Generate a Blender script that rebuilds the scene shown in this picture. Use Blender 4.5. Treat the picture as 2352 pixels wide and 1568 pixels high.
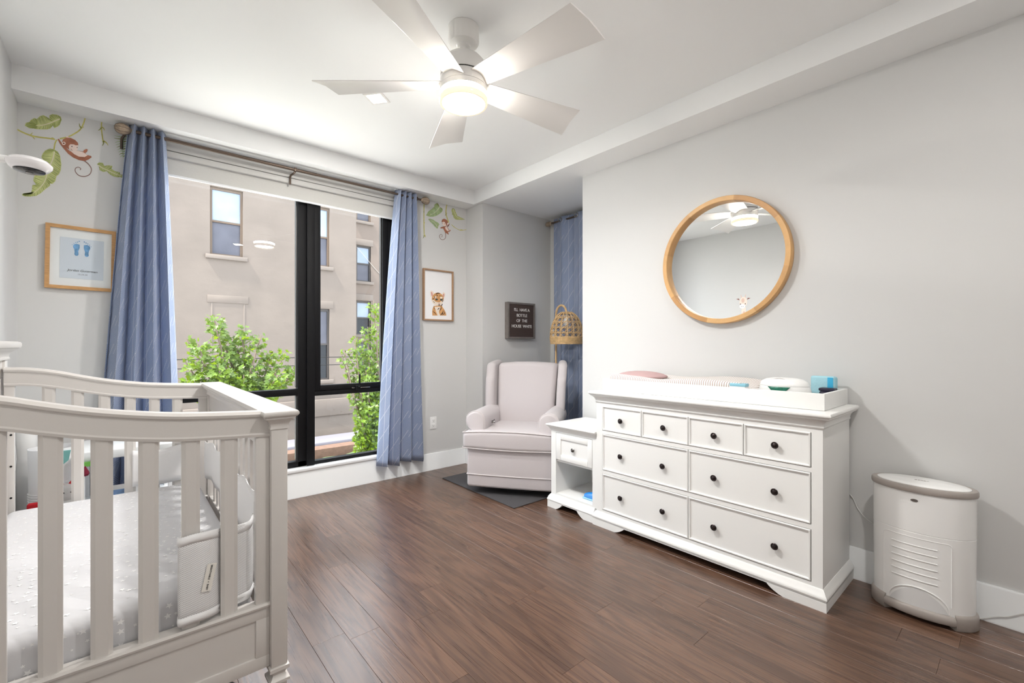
import bpy, bmesh, math, random
from mathutils import Vector, Matrix, noise
random.seed(7)
for _o in list(bpy.data.objects): bpy.data.objects.remove(_o)
SC = bpy.context.scene
COL = SC.collection
PI = math.pi

# ------------------------------------------------------------------ camera, sky, sun, exposure
CAM_H, FPX, CXP, CYP, YAW = 1.18, 1028.9, 1176.0, 792.6, 0.7098
cam_d = bpy.data.cameras.new('camera'); cam_o = bpy.data.objects.new('camera', cam_d); COL.objects.link(cam_o)
cam_o.location = (0, 0, CAM_H); cam_o.rotation_euler = (PI/2, 0, -YAW)
cam_d.sensor_fit = 'HORIZONTAL'; cam_d.sensor_width = 36.0; cam_d.lens = FPX*36/2352
cam_d.shift_y = (CYP-784)/2352; cam_d.clip_start = 0.02; cam_d.clip_end = 200
SC.camera = cam_o

SKY_STRENGTH, SUN_STRENGTH = 4.0, 11.5
FAN_POWER, FILL_DOWN_POWER = 13.0, 3.0      # lamp under the fan; added fill downlights out of view
WINDOW_DOWN_POWER = 15.0                # the downlight in view, nearer the window wall
GLASS_EMIT = 56.0
w = bpy.data.worlds.new('sky'); SC.world = w; w.use_nodes = True
_bg = w.node_tree.nodes['Background']; _bg.inputs[0].default_value = (0.86, 0.93, 1.0, 1); _bg.inputs[1].default_value = SKY_STRENGTH
sun_d = bpy.data.lights.new('sun', 'SUN'); sun_o = bpy.data.objects.new('sun', sun_d); COL.objects.link(sun_o)
sun_d.energy = SUN_STRENGTH; sun_d.angle = math.radians(2); sun_d.color = (1.0, 0.95, 0.86)
sun_o.location = (0, -6, 12); sun_o.rotation_euler = Vector((.5, .10, -.86)).to_track_quat('-Z', 'Y').to_euler()
SC.view_settings.view_transform = 'Standard'; SC.view_settings.look = 'None'
SC.view_settings.exposure = 0.78; SC.view_settings.gamma = 1.0; SC.view_settings.use_curve_mapping = False

# ------------------------------------------------------------------ room measures (metres, camera stands over the origin)
XL, XR, YW, YBK = -0.468, 2.81, 3.726, -0.9
ZS, ZC = 2.5486, 2.682           # beam underside, ceiling
YBM, XBM = 3.547, 2.557          # faces of the two ceiling beams
YA, XA, YEND = 3.45, 3.52, 2.39  # alcove back wall, alcove right wall, end of the dresser wall
XPIER = 2.592

_s, _c = math.sin(YAW), math.cos(YAW)
def _ray(px, py):
    r = (px-CXP)/FPX; u = -(py-CYP)/FPX
    return _s+r*_c, _c-r*_s, u
def onY(px, py, Y):
    a = _ray(px, py); t = Y/a[1]; return Vector((a[0]*t, Y, CAM_H+a[2]*t))
def onX(px, py, X):
    a = _ray(px, py); t = X/a[0]; return Vector((X, a[1]*t, CAM_H+a[2]*t))

# ------------------------------------------------------------------ materials
MATS = {}
def srgb(r, g, b):
    f = lambda v: (v/255/12.92 if v/255 <= .04045 else ((v/255+.055)/1.055)**2.4)
    return (f(r), f(g), f(b))
def M(name, col, rough=.5, metal=0.0, bump=0.0, bscale=60, var=0.0, vscale=6, spec=.5, trans=0.0, sheen=0.0, coat=0.0, emit=None, estr=0.0, stretch=None):
    if name in MATS: return MATS[name]
    m = bpy.data.materials.new(name); m.use_nodes = True; MATS[name] = m
    nt = m.node_tree; b = nt.nodes['Principled BSDF']
    b.inputs['Base Color'].default_value = (*col, 1); b.inputs['Roughness'].default_value = rough
    b.inputs['Metallic'].default_value = metal; b.inputs['Specular IOR Level'].default_value = spec
    b.inputs['Sheen Weight'].default_value = sheen; b.inputs['Coat Weight'].default_value = coat
    b.inputs['Transmission Weight'].default_value = trans
    if emit: b.inputs['Emission Color'].default_value = (*emit, 1); b.inputs['Emission Strength'].default_value = estr
    if bump or var:
        tc = nt.nodes.new('ShaderNodeTexCoord'); src = tc.outputs['Object']
        if stretch:
            mp = nt.nodes.new('ShaderNodeMapping'); mp.inputs['Scale'].default_value = stretch
            nt.links.new(src, mp.inputs[0]); src = mp.outputs[0]
    if bump:
        n = nt.nodes.new('ShaderNodeTexNoise'); n.inputs['Scale'].default_value = bscale; n.inputs['Detail'].default_value = 4
        nt.links.new(src, n.inputs['Vector'])
        bp = nt.nodes.new('ShaderNodeBump'); bp.inputs['Strength'].default_value = bump; bp.inputs['Distance'].default_value = .01
        nt.links.new(n.outputs['Fac'], bp.inputs['Height']); nt.links.new(bp.outputs[0], b.inputs['Normal'])
    if var:
        n = nt.nodes.new('ShaderNodeTexNoise'); n.inputs['Scale'].default_value = vscale; n.inputs['Detail'].default_value = 5
        nt.links.new(src, n.inputs['Vector'])
        rp = nt.nodes.new('ShaderNodeValToRGB')
        rp.color_ramp.elements[0].position = .3; rp.color_ramp.elements[1].position = .7
        rp.color_ramp.elements[0].color = (*[c*(1-var) for c in col], 1); rp.color_ramp.elements[1].color = (*[min(1, c*(1+var)) for c in col], 1)
        nt.links.new(n.outputs['Fac'], rp.inputs[0]); nt.links.new(rp.outputs[0], b.inputs['Base Color'])
    return m
class NT:
    """tiny helper for wiring math nodes"""
    def __init__(s, m): s.t = m.node_tree; s.b = s.t.nodes.get('Principled BSDF')
    def n(s, kind, **k):
        x = s.t.nodes.new(kind)
        for a, v in k.items(): setattr(x, a, v)
        return x
    def link(s, a, b): s.t.links.new(a, b)
    def m(s, op, a, b=None, c=None):
        x = s.t.nodes.new('ShaderNodeMath'); x.operation = op
        for i, v in enumerate((a, b, c)):
            if v is None: continue
            if isinstance(v, (int, float)): x.inputs[i].default_value = v
            else: s.link(v, x.inputs[i])
        return x.outputs[0]
    def mix(s, f, a, b):
        x = s.t.nodes.new('ShaderNodeMix'); x.data_type = 'RGBA'
        for i, v in ((0, f), (6, a), (7, b)):
            if isinstance(v, (int, float)): x.inputs[i].default_value = v
            elif isinstance(v, tuple): x.inputs[i].default_value = (*v, 1)
            else: s.link(v, x.inputs[i])
        return x.outputs[2]

WALL = M('wall_paint', srgb(214, 214, 213), .55, bump=.02, bscale=350)
CEIL = M('ceiling_paint', srgb(243, 244, 244), .6, bump=.02, bscale=300)
TRIM = M('trim_paint', srgb(240, 242, 243), .35)
FURN = M('furniture_white', srgb(241, 241, 239), .38, spec=.45)
CRIB = M('crib_white', srgb(214, 210, 206), .32)
BLACK = M('window_black', (.005, .005, .006), .6, spec=.2)
KNOB = M('dark_bronze', srgb(62, 55, 55), .28, metal=.85)
CHROME = M('satin_nickel', srgb(150, 148, 145), .25, metal=1)
WHITEP = M('white_plastic', srgb(245, 245, 244), .25)
FANW = M('fan_white', srgb(238, 236, 233), .3)
GREYP = M('taupe_plastic', srgb(168, 160, 154), .35)
UPH = M('chair_linen', srgb(196, 189, 190), .85, bump=.12, bscale=420, sheen=.25)
PIPE = M('chair_piping', srgb(204, 197, 197), .8)
OAK = M('oak_frame', srgb(196, 150, 98), .42, var=.14, vscale=9, stretch=(3, 3, 14))
OAKD = M('brown_frame', srgb(164, 130, 100), .5, var=.12, vscale=8, stretch=(3, 3, 14))
PAPER = M('paper_white', srgb(242, 242, 243), .6)
RATTAN = M('rattan', srgb(214, 180, 132), .55, var=.2, vscale=40)
RODM = M('rod_bronze', srgb(98, 84, 74), .35, metal=.6)
FINIAL = M('finial_ivory', srgb(170, 152, 132), .5, var=.2, vscale=90)
SHEET = M('sheet_grey', srgb(214, 214, 217), .85, bump=.3, bscale=9)
WHITEF = M('white_fabric', srgb(244, 244, 245), .9, bump=.1, bscale=300)
MATB = M('floor_mat_rubber', srgb(66, 64, 66), .75, bump=.1, bscale=250)
SHADE = M('blind_fabric', srgb(206, 205, 201), .8, bump=.15, bscale=260, stretch=(.2, 1, 1))

def floor_mat():
    m = M('oak_planks', (.1, .06, .04), .33, spec=.85); k = NT(m)
    tc = k.n('ShaderNodeTexCoord'); oi = k.n('ShaderNodeObjectInfo')
    ofs = k.n('ShaderNodeCombineXYZ')
    k.link(k.m('MULTIPLY', oi.outputs['Random'], 37.0), ofs.inputs[0]); k.link(k.m('MULTIPLY', oi.outputs['Random'], 91.0), ofs.inputs[1])
    va = k.n('ShaderNodeVectorMath', operation='ADD'); k.link(tc.outputs['Object'], va.inputs[0]); k.link(ofs.outputs[0], va.inputs[1])
    mp = k.n('ShaderNodeMapping'); mp.inputs['Scale'].default_value = (1, .075, 1); k.link(va.outputs[0], mp.inputs[0])
    nz = k.n('ShaderNodeTexNoise'); nz.inputs['Scale'].default_value = 9; nz.inputs['Detail'].default_value = 3; nz.inputs['Distortion'].default_value = .35
    k.link(mp.outputs[0], nz.inputs['Vector'])
    rings = k.m('PINGPONG', k.m('MULTIPLY', nz.outputs['Fac'], 20.0), 1.0)
    mp2 = k.n('ShaderNodeMapping'); mp2.inputs['Scale'].default_value = (1, .010, 1); k.link(va.outputs[0], mp2.inputs[0])
    fine = k.n('ShaderNodeTexNoise'); fine.inputs['Scale'].default_value = 260; fine.inputs['Detail'].default_value = 3; k.link(mp2.outputs[0], fine.inputs['Vector'])
    f = k.m('ADD', k.m('ADD', k.m('MULTIPLY', rings, .32), k.m('MULTIPLY', fine.outputs['Fac'], .46)), .11)
    rp = k.n('ShaderNodeValToRGB'); e = rp.color_ramp.elements
    e[0].position = .22; e[0].color = (*srgb(66, 40, 26), 1); e[1].position = .88; e[1].color = (*srgb(118, 82, 56), 1)
    k.link(f, rp.inputs[0])
    tint = k.n('ShaderNodeHueSaturation'); k.link(rp.outputs[0], tint.inputs['Color'])
    k.link(k.m('ADD', k.m('MULTIPLY', oi.outputs['Random'], .34), .88), tint.inputs['Value'])
    tint.inputs['Saturation'].default_value = .84
    k.link(tint.outputs[0], k.b.inputs['Base Color'])
    k.link(k.m('ADD', k.m('MULTIPLY', fine.outputs['Fac'], .14), .22), k.b.inputs['Roughness'])
    bp = k.n('ShaderNodeBump'); bp.inputs['Strength'].default_value = .12; bp.inputs['Distance'].default_value = .002
    k.link(f, bp.inputs['Height']); k.link(bp.outputs[0], k.b.inputs['Normal'])
    return m
PLANK = floor_mat()

def curtain_mat():
    m = M('curtain_print', (.2, .25, .35), .85, sheen=.2); k = NT(m)
    uv = k.n('ShaderNodeUVMap'); sp = k.n('ShaderNodeSeparateXYZ'); k.link(uv.outputs[0], sp.inputs[0])
    u, v = sp.outputs[0], sp.outputs[1]
    nz = k.n('ShaderNodeTexNoise'); nz.inputs['Scale'].default_value = 14; nz.inputs['Detail'].default_value = 1; k.link(uv.outputs[0], nz.inputs['Vector'])
    wob = k.m('MULTIPLY', k.m('SUBTRACT', nz.outputs['Fac'], .5), .03)
    W, H = .105, .17
    cu = k.m('DIVIDE', u, W); a = k.m('FRACT', cu); ci = k.m('FLOOR', cu)
    sgn = k.m('SUBTRACT', k.m('MULTIPLY', k.m('PINGPONG', ci, 1.0), 2.0), 1.0)     # alternate columns lean the other way
    zone = k.m('LESS_THAN', k.m('FRACT', k.m('ADD', k.m('DIVIDE', v, H), k.m('MULTIPLY', ci, .37))), a)
    dirn = k.m('SUBTRACT', k.m('MULTIPLY', zone, 1.5), .65)
    t = k.m('ADD', v, k.m('ADD', k.m('MULTIPLY', k.m('MULTIPLY', u, dirn), sgn), wob))
    ln = k.m('FRACT', k.m('DIVIDE', t, .0098))
    line = k.m('LESS_THAN', ln, .34)
    nb = k.n('ShaderNodeTexNoise'); nb.inputs['Scale'].default_value = 60; k.link(uv.outputs[0], nb.inputs['Vector'])
    line = k.m('MULTIPLY', line, k.m('ADD', k.m('MULTIPLY', nb.outputs['Fac'], .7), .4))
    # bright stems and triangle edges
    stem = k.m('LESS_THAN', k.m('ABSOLUTE', k.m('SUBTRACT', k.m('ADD', a, k.m('MULTIPLY', wob, 3.0)), .5)), .018)
    ed = k.m('ABSOLUTE', k.m('SUBTRACT', k.m('FRACT', k.m('ADD', k.m('DIVIDE', v, H), k.m('MULTIPLY', ci, .37))), a))
    edge = k.m('LESS_THAN', ed, .022)
    tot = k.m('MINIMUM', k.m('ADD', k.m('MULTIPLY', line, .7), k.m('MULTIPLY', k.m('MAXIMUM', stem, edge), .75)), 1.0)
    big = k.n('ShaderNodeTexNoise'); big.inputs['Scale'].default_value = 5; k.link(uv.outputs[0], big.inputs['Vector'])
    base = k.mix(big.outputs['Fac'], srgb(130, 153, 194), srgb(162, 175, 204))
    k.link(k.mix(tot, base, srgb(222, 225, 232)), k.b.inputs['Base Color'])
    # thin cloth lets some window light through
    tr = k.n('ShaderNodeBsdfTranslucent'); k.link(k.mix(tot, base, srgb(222, 225, 232)), tr.inputs[0])
    mx = k.n('ShaderNodeMixShader'); mx.inputs[0].default_value = .25
    out = m.node_tree.nodes['Material Output']
    k.link(k.b.outputs[0], mx.inputs[1]); k.link(tr.outputs[0], mx.inputs[2]); k.link(mx.outputs[0], out.inputs[0])
    return m
CURT = curtain_mat()

def glass_mat():
    m = M('window_glass', (1, 1, 1), 0); k = NT(m)
    tr = k.n('ShaderNodeBsdfTransparent'); tr.inputs[0].default_value = (.97, .98, .98, 1)
    gl = k.n('ShaderNodeBsdfGlossy'); gl.inputs['Roughness'].default_value = .0
    mx = k.n('ShaderNodeMixShader'); mx.inputs[0].default_value = .02
    k.link(tr.outputs[0], mx.inputs[1]); k.link(gl.outputs[0], mx.inputs[2]); k.link(mx.outputs[0], m.node_tree.nodes['Material Output'].inputs[0])
    return m
GLASS = glass_mat()

def stripe_mat(name, c1, c2, period, axis=1, frac=.5, slant=0.0, rough=.85):
    m = M(name, c1, rough); k = NT(m)
    tc = k.n('ShaderNodeTexCoord'); sp = k.n('ShaderNodeSeparateXYZ'); k.link(tc.outputs['Object'], sp.inputs[0])
    t = k.m('ADD', sp.outputs[axis], k.m('MULTIPLY', sp.outputs[(axis+2) % 3], slant))
    f = k.m('LESS_THAN', k.m('FRACT', k.m('DIVIDE', t, period)), frac)
    k.link(k.mix(f, c1, c2), k.b.inputs['Base Color'])
    return m

def net_mat():
    m = M('mesh_net', srgb(242, 242, 243), .8); k = NT(m)
    uv = k.n('ShaderNodeUVMap'); sp = k.n('ShaderNodeSeparateXYZ'); k.link(uv.outputs[0], sp.inputs[0])
    p = .0055
    a = k.m('PINGPONG', k.m('DIVIDE', k.m('ADD', sp.outputs[0], sp.outputs[1]), p), .5)
    b = k.m('PINGPONG', k.m('DIVIDE', k.m('SUBTRACT', sp.outputs[0], sp.outputs[1]), p), .5)
    hole = k.m('MULTIPLY', k.m('GREATER_THAN', a, .17), k.m('GREATER_THAN', b, .17))
    tr = k.n('ShaderNodeBsdfTransparent')
    mx = k.n('ShaderNodeMixShader'); k.link(k.m('MULTIPLY', hole, .42), mx.inputs[0])
    k.link(k.b.outputs[0], mx.inputs[1]); k.link(tr.outputs[0], mx.inputs[2]); k.link(mx.outputs[0], m.node_tree.nodes['Material Output'].inputs[0])
    return m

# ------------------------------------------------------------------ mesh building
class G:
    def __init__(s): s.v = []; s.f = []; s.uv = None
    def add(s, vs, fs):
        o = len(s.v); s.v += [tuple(p) for p in vs]; s.f += [tuple(i+o for i in f) for f in fs]; return s
    def box(s, x0, x1, y0, y1, z0, z1):
        return s.add([(x0,y0,z0),(x1,y0,z0),(x1,y1,z0),(x0,y1,z0),(x0,y0,z1),(x1,y0,z1),(x1,y1,z1),(x0,y1,z1)],
                     [(0,3,2,1),(4,5,6,7),(0,1,5,4),(1,2,6,5),(2,3,7,6),(3,0,4,7)])
    def cbox(s, x0, x1, y0, y1, z0, z1, r=.003):
        """box with all edges softened by one chamfer"""
        return s.rbox(x0, x1, y0, y1, z0, z1, r, k=1, m=(1, 1, 1))
    def rbox(s, x0, x1, y0, y1, z0, z1, r, k=3, m=(2, 2, 2), fn=None):
        h = [(x1-x0)/2, (y1-y0)/2, (z1-z0)/2]; c = [(x0+x1)/2, (y0+y1)/2, (z0+z1)/2]
        r = min(r, *[q*.999 for q in h])
        def axis(i):
            a = h[i]-r
            L = [a*(2*j/m[i]-1) for j in range(m[i]+1)] if a > 1e-6 else [0]
            e = [math.tan(math.radians(45*(j+1)/k))*r for j in range(k)]
            return [-a-q for q in reversed(e)] + L + [a+q for q in e]
        ax = [axis(i) for i in range(3)]; idx = {}; vs = []; fs = []
        def pt(p):
            key = tuple(round(q, 7) for q in p)
            if key in idx: return idx[key]
            inn = [max(-(h[i]-r), min(h[i]-r, p[i])) for i in range(3)]
            d = Vector([p[i]-inn[i] for i in range(3)])
            q = Vector(inn) + (d.normalized()*r if d.length > 1e-9 else d)
            q = [q[i]+c[i] for i in range(3)]
            if fn: q = fn(*q)
            idx[key] = len(vs); vs.append(tuple(q)); return idx[key]
        for i in range(3):
            a, b = (i+1) % 3, (i+2) % 3
            for sgn in (-1, 1):
                for ja in range(len(ax[a])-1):
                    for jb in range(len(ax[b])-1):
                        qs = []
                        for (da, db) in ((0,0),(1,0),(1,1),(0,1)):
                            p = [0, 0, 0]; p[i] = sgn*h[i]; p[a] = ax[a][ja+da]; p[b] = ax[b][jb+db]; qs.append(pt(p))
                        fs.append(tuple(qs if sgn > 0 else reversed(qs)))
        return s.add(vs, fs)
    def loft(s, rings, cap=True, closed=False):
        n = len(rings[0]); vs = [p for r in rings for p in r]; fs = []; R = len(rings)
        for i in range(R if closed else R-1):
            j = (i+1) % R
            for q in range(n):
                q2 = (q+1) % n
                fs.append((i*n+q, i*n+q2, j*n+q2, j*n+q))
        if cap and not closed:
            fs.append(tuple(reversed(range(n)))); fs.append(tuple((R-1)*n+q for q in range(n)))
        return s.add(vs, fs)
    def tube(s, pts, r, seg=8, closed=False):
        pts = [Vector(p) for p in pts]; n = len(pts); rings = []; up = None
        for i, p in enumerate(pts):
            if closed: t = pts[(i+1) % n]-pts[i-1]
            else: t = pts[min(i+1, n-1)]-pts[max(i-1, 0)]
            t = t.normalized() if t.length > 1e-9 else Vector((0, 0, 1))
            if up is None:
                up = Vector((0, 0, 1)) if abs(t.z) < .9 else Vector((1, 0, 0))
            a = (up-t*up.dot(t)); a = a.normalized() if a.length > 1e-6 else t.orthogonal().normalized()
            up = a; b = t.cross(a); rr = r[i] if isinstance(r, (list, tuple)) else r
            rings.append([p+a*math.cos(2*PI*q/seg)*rr+b*math.sin(2*PI*q/seg)*rr for q in range(seg)])
        return s.loft(rings, closed=closed)
    def lathe(s, prof, c=(0, 0, 0), axis='z', seg=28, cap=True, sx=1.0, sy=1.0):
        rings = []
        for r, z in prof:
            ring = []
            for q in range(seg):
                a = 2*PI*q/seg; x, y = r*math.cos(a)*sx, r*math.sin(a)*sy
                if axis == 'z': p = (c[0]+x, c[1]+y, c[2]+z)
                elif axis == 'x': p = (c[0]+z, c[1]+x, c[2]+y)
                else: p = (c[0]+x, c[1]+z, c[2]+y)
                ring.append(p)
            rings.append(ring)
        return s.loft(rings, cap=cap)
    def prism(s, poly, axis, a, b):
        """polygon in the two other axes, extruded from a to b along axis"""
        def P3(p, t): return {'x': (t, p[0], p[1]), 'y': (p[0], t, p[1]), 'z': (p[0], p[1], t)}[axis]
        return s.loft([[P3(p, a) for p in poly], [P3(p, b) for p in poly]])
    def rects(s, x0, x1, y0, y1, prof, sides=(1, 1, 1, 1)):
        """stacked rectangles: prof = [(outward, z)], sides = which of -x,+x,-y,+y move outward"""
        R = [[(x0-o*sides[0], y0-o*sides[2], z), (x1+o*sides[1], y0-o*sides[2], z), (x1+o*sides[1], y1+o*sides[3], z), (x0-o*sides[0], y1+o*sides[3], z)] for o, z in prof]
        return s.loft(R)
    def grid(s, nu, nv, fn, uvfn=None):
        o = len(s.v)
        s.add([fn(i/nu, j/nv) for j in range(nv+1) for i in range(nu+1)],
              [(j*(nu+1)+i, j*(nu+1)+i+1, (j+1)*(nu+1)+i+1, (j+1)*(nu+1)+i) for j in range(nv) for i in range(nu)])
        if uvfn:
            if s.uv is None: s.uv = {}
            for j in range(nv+1):
                for i in range(nu+1): s.uv[o+j*(nu+1)+i] = uvfn(i/nu, j/nv)
        return s
    def mesh(s, name, smooth=True, angle=35):
        me = bpy.data.meshes.new(name); me.from_pydata(s.v, [], s.f)
        if s.uv is not None:
            l = me.uv_layers.new(name='UVMap')
            for lp in me.loops: l.data[lp.index].uv = s.uv.get(lp.vertex_index, (0, 0))
        bm = bmesh.new(); bm.from_mesh(me); bmesh.ops.recalc_face_normals(bm, faces=bm.faces); bm.to_mesh(me); bm.free()
        if smooth:
            me.shade_smooth(); me.set_sharp_from_angle(angle=math.radians(angle))
        return me

def link(o, parent=None):
    COL.objects.link(o)
    if parent is not None: o.parent = parent
    return o
def obj(name, g, mat, parent=None, smooth=True, angle=35, label=None):
    me = g.mesh(name, smooth, angle) if isinstance(g, G) else g
    if mat is not None and not me.materials: me.materials.append(mat)
    o = link(bpy.data.objects.new(name, me), parent)
    if label: o['label'] = label
    return o
def tag(o, label, cat, group=None):
    o['label'] = label; o['category'] = cat
    if group: o['group'] = group
    return o
def thing(name, label, cat, loc=(0, 0, 0), rz=0.0, group=None):
    o = link(bpy.data.objects.new(name, None)); o.location = loc; o.rotation_euler = (0, 0, rz); o.empty_display_size = .05
    return tag(o, label, cat, group)
def struct(name, g, mat, parent=None, label=None):
    o = obj(name, g, mat, parent)
    if parent is None: o['kind'] = 'structure'
    if label: o['label'] = label
    return o
def sroot(name, label=None):
    o = link(bpy.data.objects.new(name, None)); o['kind'] = 'structure'; o.empty_display_size = .05
    if label: o['label'] = label
    return o
def copy_tree(o, parent=None):
    c = o.copy(); COL.objects.link(c); c.parent = parent
    for ch in [q for q in bpy.data.objects if q.parent == o]: copy_tree(ch, c)
    return c
def mod(o, kind, **k):
    m = o.modifiers.new(kind.lower(), kind)
    for a, v in k.items(): setattr(m, a, v)
    return o
def text_mesh(txt, size, depth=.0008, align='CENTER', shear=0.0, spacing=1.0):
    cu = bpy.data.curves.new('t', 'FONT'); cu.body = txt; cu.size = size; cu.extrude = depth; cu.align_x = align; cu.align_y = 'CENTER'
    cu.shear = shear; cu.space_character = spacing
    o = bpy.data.objects.new('t', cu); COL.objects.link(o)
    dg = bpy.context.evaluated_depsgraph_get(); dg.update()
    me = bpy.data.meshes.new_from_object(o.evaluated_get(dg))
    bpy.data.objects.remove(o); bpy.data.curves.remove(cu)
    return me
def catmull(tab, x):
    n = len(tab)
    for i in range(n-1):
        if x <= tab[i+1][0] or i == n-2:
            p0 = tab[max(i-1, 0)]; p1 = tab[i]; p2 = tab[i+1]; p3 = tab[min(i+2, n-1)]
            t = max(0, min(1, (x-p1[0])/(p2[0]-p1[0])))
            m1 = (p2[1]-p0[1])/(p2[0]-p0[0])*(p2[0]-p1[0]); m2 = (p3[1]-p1[1])/(p3[0]-p1[0])*(p2[0]-p1[0])
            return (2*t**3-3*t**2+1)*p1[1]+(t**3-2*t**2+t)*m1+(-2*t**3+3*t**2)*p2[1]+(t**3-t**2)*m2
def spline(pts, n=6):
    """smooth curve through points"""
    P = [Vector(p) for p in pts]; out = []
    for i in range(len(P)-1):
        p0, p1, p2, p3 = P[max(i-1, 0)], P[i], P[i+1], P[min(i+2, len(P)-1)]
        for j in range(n):
            t = j/n
            out.append(.5*((2*p1)+(p2-p0)*t+(2*p0-5*p1+4*p2-p3)*t*t+(3*p1-p0-3*p2+p3)*t**3))
    out.append(P[-1]); return out

# ================================================================== THE ROOM
fl = struct('floor', G().box(XL, XA, YBK, YA, -.06, -.016).box(XL, XPIER, YA, YW, -.06, -.016), M('subfloor', (.02, .014, .01), .9))
PWID = .127; rnd = random.Random(3); _pl = {}
x = XL+.002; row = 0
while x < XA-.01:
    x1 = min(x+PWID, XA-.002); y = YBK+.002; first = True
    ymax = YW-.002 if x1 < XPIER else YA-.002
    while y < ymax-.01:
        ln = rnd.uniform(.35, 1.5) if first else rnd.choice((1.1, 1.35, 1.6, 1.85)); first = False
        y1 = min(y+ln, ymax)
        if ymax-y1 < .25: y1 = ymax
        key = (round(x1-x, 4), round(y1-y, 3))
        if key not in _pl:
            wd, le = x1-x-.0005, y1-y-.0005; ch = .0007
            _pl[key] = G().loft([[(0,0,-.015),(wd,0,-.015),(wd,le,-.015),(0,le,-.015)], [(0,0,-ch),(wd,0,-ch),(wd,le,-ch),(0,le,-ch)],
                                 [(ch,ch,0),(wd-ch,ch,0),(wd-ch,le-ch,0),(ch,le-ch,0)]]).mesh('plank', smooth=False)
            _pl[key].materials.append(PLANK)
        p = link(bpy.data.objects.new('plank', _pl[key]), fl); p.location = (x, y, -rnd.uniform(0, .00012))
        y = y1
    x = x1; row += 1

WX0, WX1 = .02, 1.85                       # window opening
struct('wall_left', G().box(XL-.1, XL, YBK-.1, YW+.14, -.06, ZC+.08), WALL)
struct('wall_window', G().box(XL, WX0, YW, YW+.14, -.06, ZC+.08).box(WX1, XPIER, YW, YW+.14, -.06, ZC+.08).box(WX0, WX1, YW, YW+.14, -.06, .2), WALL)
struct('wall_alcove', G().box(XPIER, XA+.1, YA, YW+.14, -.06, ZC+.08), WALL)
struct('wall_alcove_side', G().box(XA, XA+.1, YEND, YA, -.06, ZC+.08), WALL)
struct('wall_right', G().box(XR, XA+.1, YBK, YEND, -.06, ZC+.08), WALL)
struct('wall_back', G().box(XL, XA+.1, YBK-.1, YBK, -.06, ZC+.08), WALL)
struct('ceiling', G().box(XL, XA, YBK, YW+.14, ZC, ZC+.08), CEIL)
struct('trim_1', G().box(XL, XBM, YBM, YW+.1, ZS, ZC+.01), CEIL, label='white ceiling beam over the window')
struct('trim_2', G().box(XBM, XA+.05, YBK, YW+.1, ZS, ZC+.01), CEIL, label='white ceiling beam along the dresser wall')

def baseboard(name, y0, y1, x0, x1, face, hgt=.155, t=.016):
    """face: '-x' '+x' '-y' = side that looks into the room"""
    g = G()
    if face == '-x':
        g.prism([(x1, 0), (x0, 0), (x0, hgt-.006), (x0+.004, hgt), (x1, hgt)], 'y', y0, y1) if False else None
        prof = [(x1, 0), (x0-.008, 0), (x0-.008, .008), (x0, .02), (x0, hgt-.006), (x0+.004, hgt), (x1, hgt)]
        g.loft([[(p[0], y, p[1]) for p in prof] for y in (y0, y1)])
    elif face == '+x':
        prof = [(x0, 0), (x1+.008, 0), (x1+.008, .008), (x1, .02), (x1, hgt-.006), (x1-.004, hgt), (x0, hgt)]
        g.loft([[(p[0], y, p[1]) for p in prof] for y in (y0, y1)])
    else:
        prof = [(y1, 0), (y0-.008, 0), (y0-.008, .008), (y0, .02), (y0, hgt-.006), (y0+.004, hgt), (y1, hgt)]
        g.loft([[(x, p[0], p[1]) for p in prof] for x in (x0, x1)])
    return struct(name, g, TRIM)
baseboard('baseboard_right', YBK+.01, YEND, XR-.016, XR, '-x')
baseboard('baseboard_left', YBK+.01, YW-.02, XL, XL+.016, '+x')
baseboard('baseboard_window', YW-.016, YW, 1.9, XPIER-.02, '-y')
baseboard('baseboard_window_left', YW-.016, YW, XL+.02, WX0-.06, '-y')
baseboard('baseboard_alcove', YA-.016, YA, XPIER, XA-.02, '-y')
baseboard('baseboard_pier', YA-.01, YW, XPIER-.016, XPIER, '-x')
# white apron board and sill under the window
ap = baseboard('trim_3', YW-.018, YW, WX0-.06, 1.9, '-y', hgt=.2)
struct('trim_4', G().cbox(WX0-.06, 1.9, YW-.03, YW, .197, .222, .006).box(WX0, WX1, YW-.005, YW+.12, .2, .222), TRIM, label='white window sill board')
struct('trim_5', G().box(WX0, WX0+.012, YW+.001, YW+.07, .222, ZS).box(WX1-.012, WX1, YW+.001, YW+.07, .222, ZS), TRIM, label='white painted window reveal')

# ------------------------------------------------------------------ the window
YF = 3.765                                  # room face of the black frame
win = sroot('window_1', 'tall black framed window of four panes with a casement')
def bar(n, x0, x1, z0, z1, y0=YF, y1=YF+.06, par=win, m=BLACK): return obj(n, G().cbox(x0, x1, y0, y1, z0, z1, .003), m, par)
bar('jamb', WX0+.012, .085, .24, ZS); bar('jamb', 1.775, WX1-.012, .24, ZS)
bar('head', .085, 1.775, 2.44, ZS-.001)
bar('bottom_rail', .085, 1.08, .224, .268); bar('bottom_rail', 1.136, 1.775, .224, .25)
bar('mullion', 1.017, 1.08, .224, 2.44); bar('mullion_post', 1.08, 1.139, .226, 2.44, YF-.022, YF+.05)
bar('transom', .085, 1.017, .786, .837); bar('transom', 1.139, 1.775, .772, .81)
sash = bar('casement_sash', 1.139, 1.188, .812, 2.44, YF-.006, YF+.045)
bar('casement_sash', 1.718, 1.774, .812, 2.44, YF-.006, YF+.045)
bar('casement_sash', 1.188, 1.718, .812, .856, YF-.006, YF+.045)
STOPM = M('glazing_stop', srgb(66, 66, 66), .4)
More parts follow.
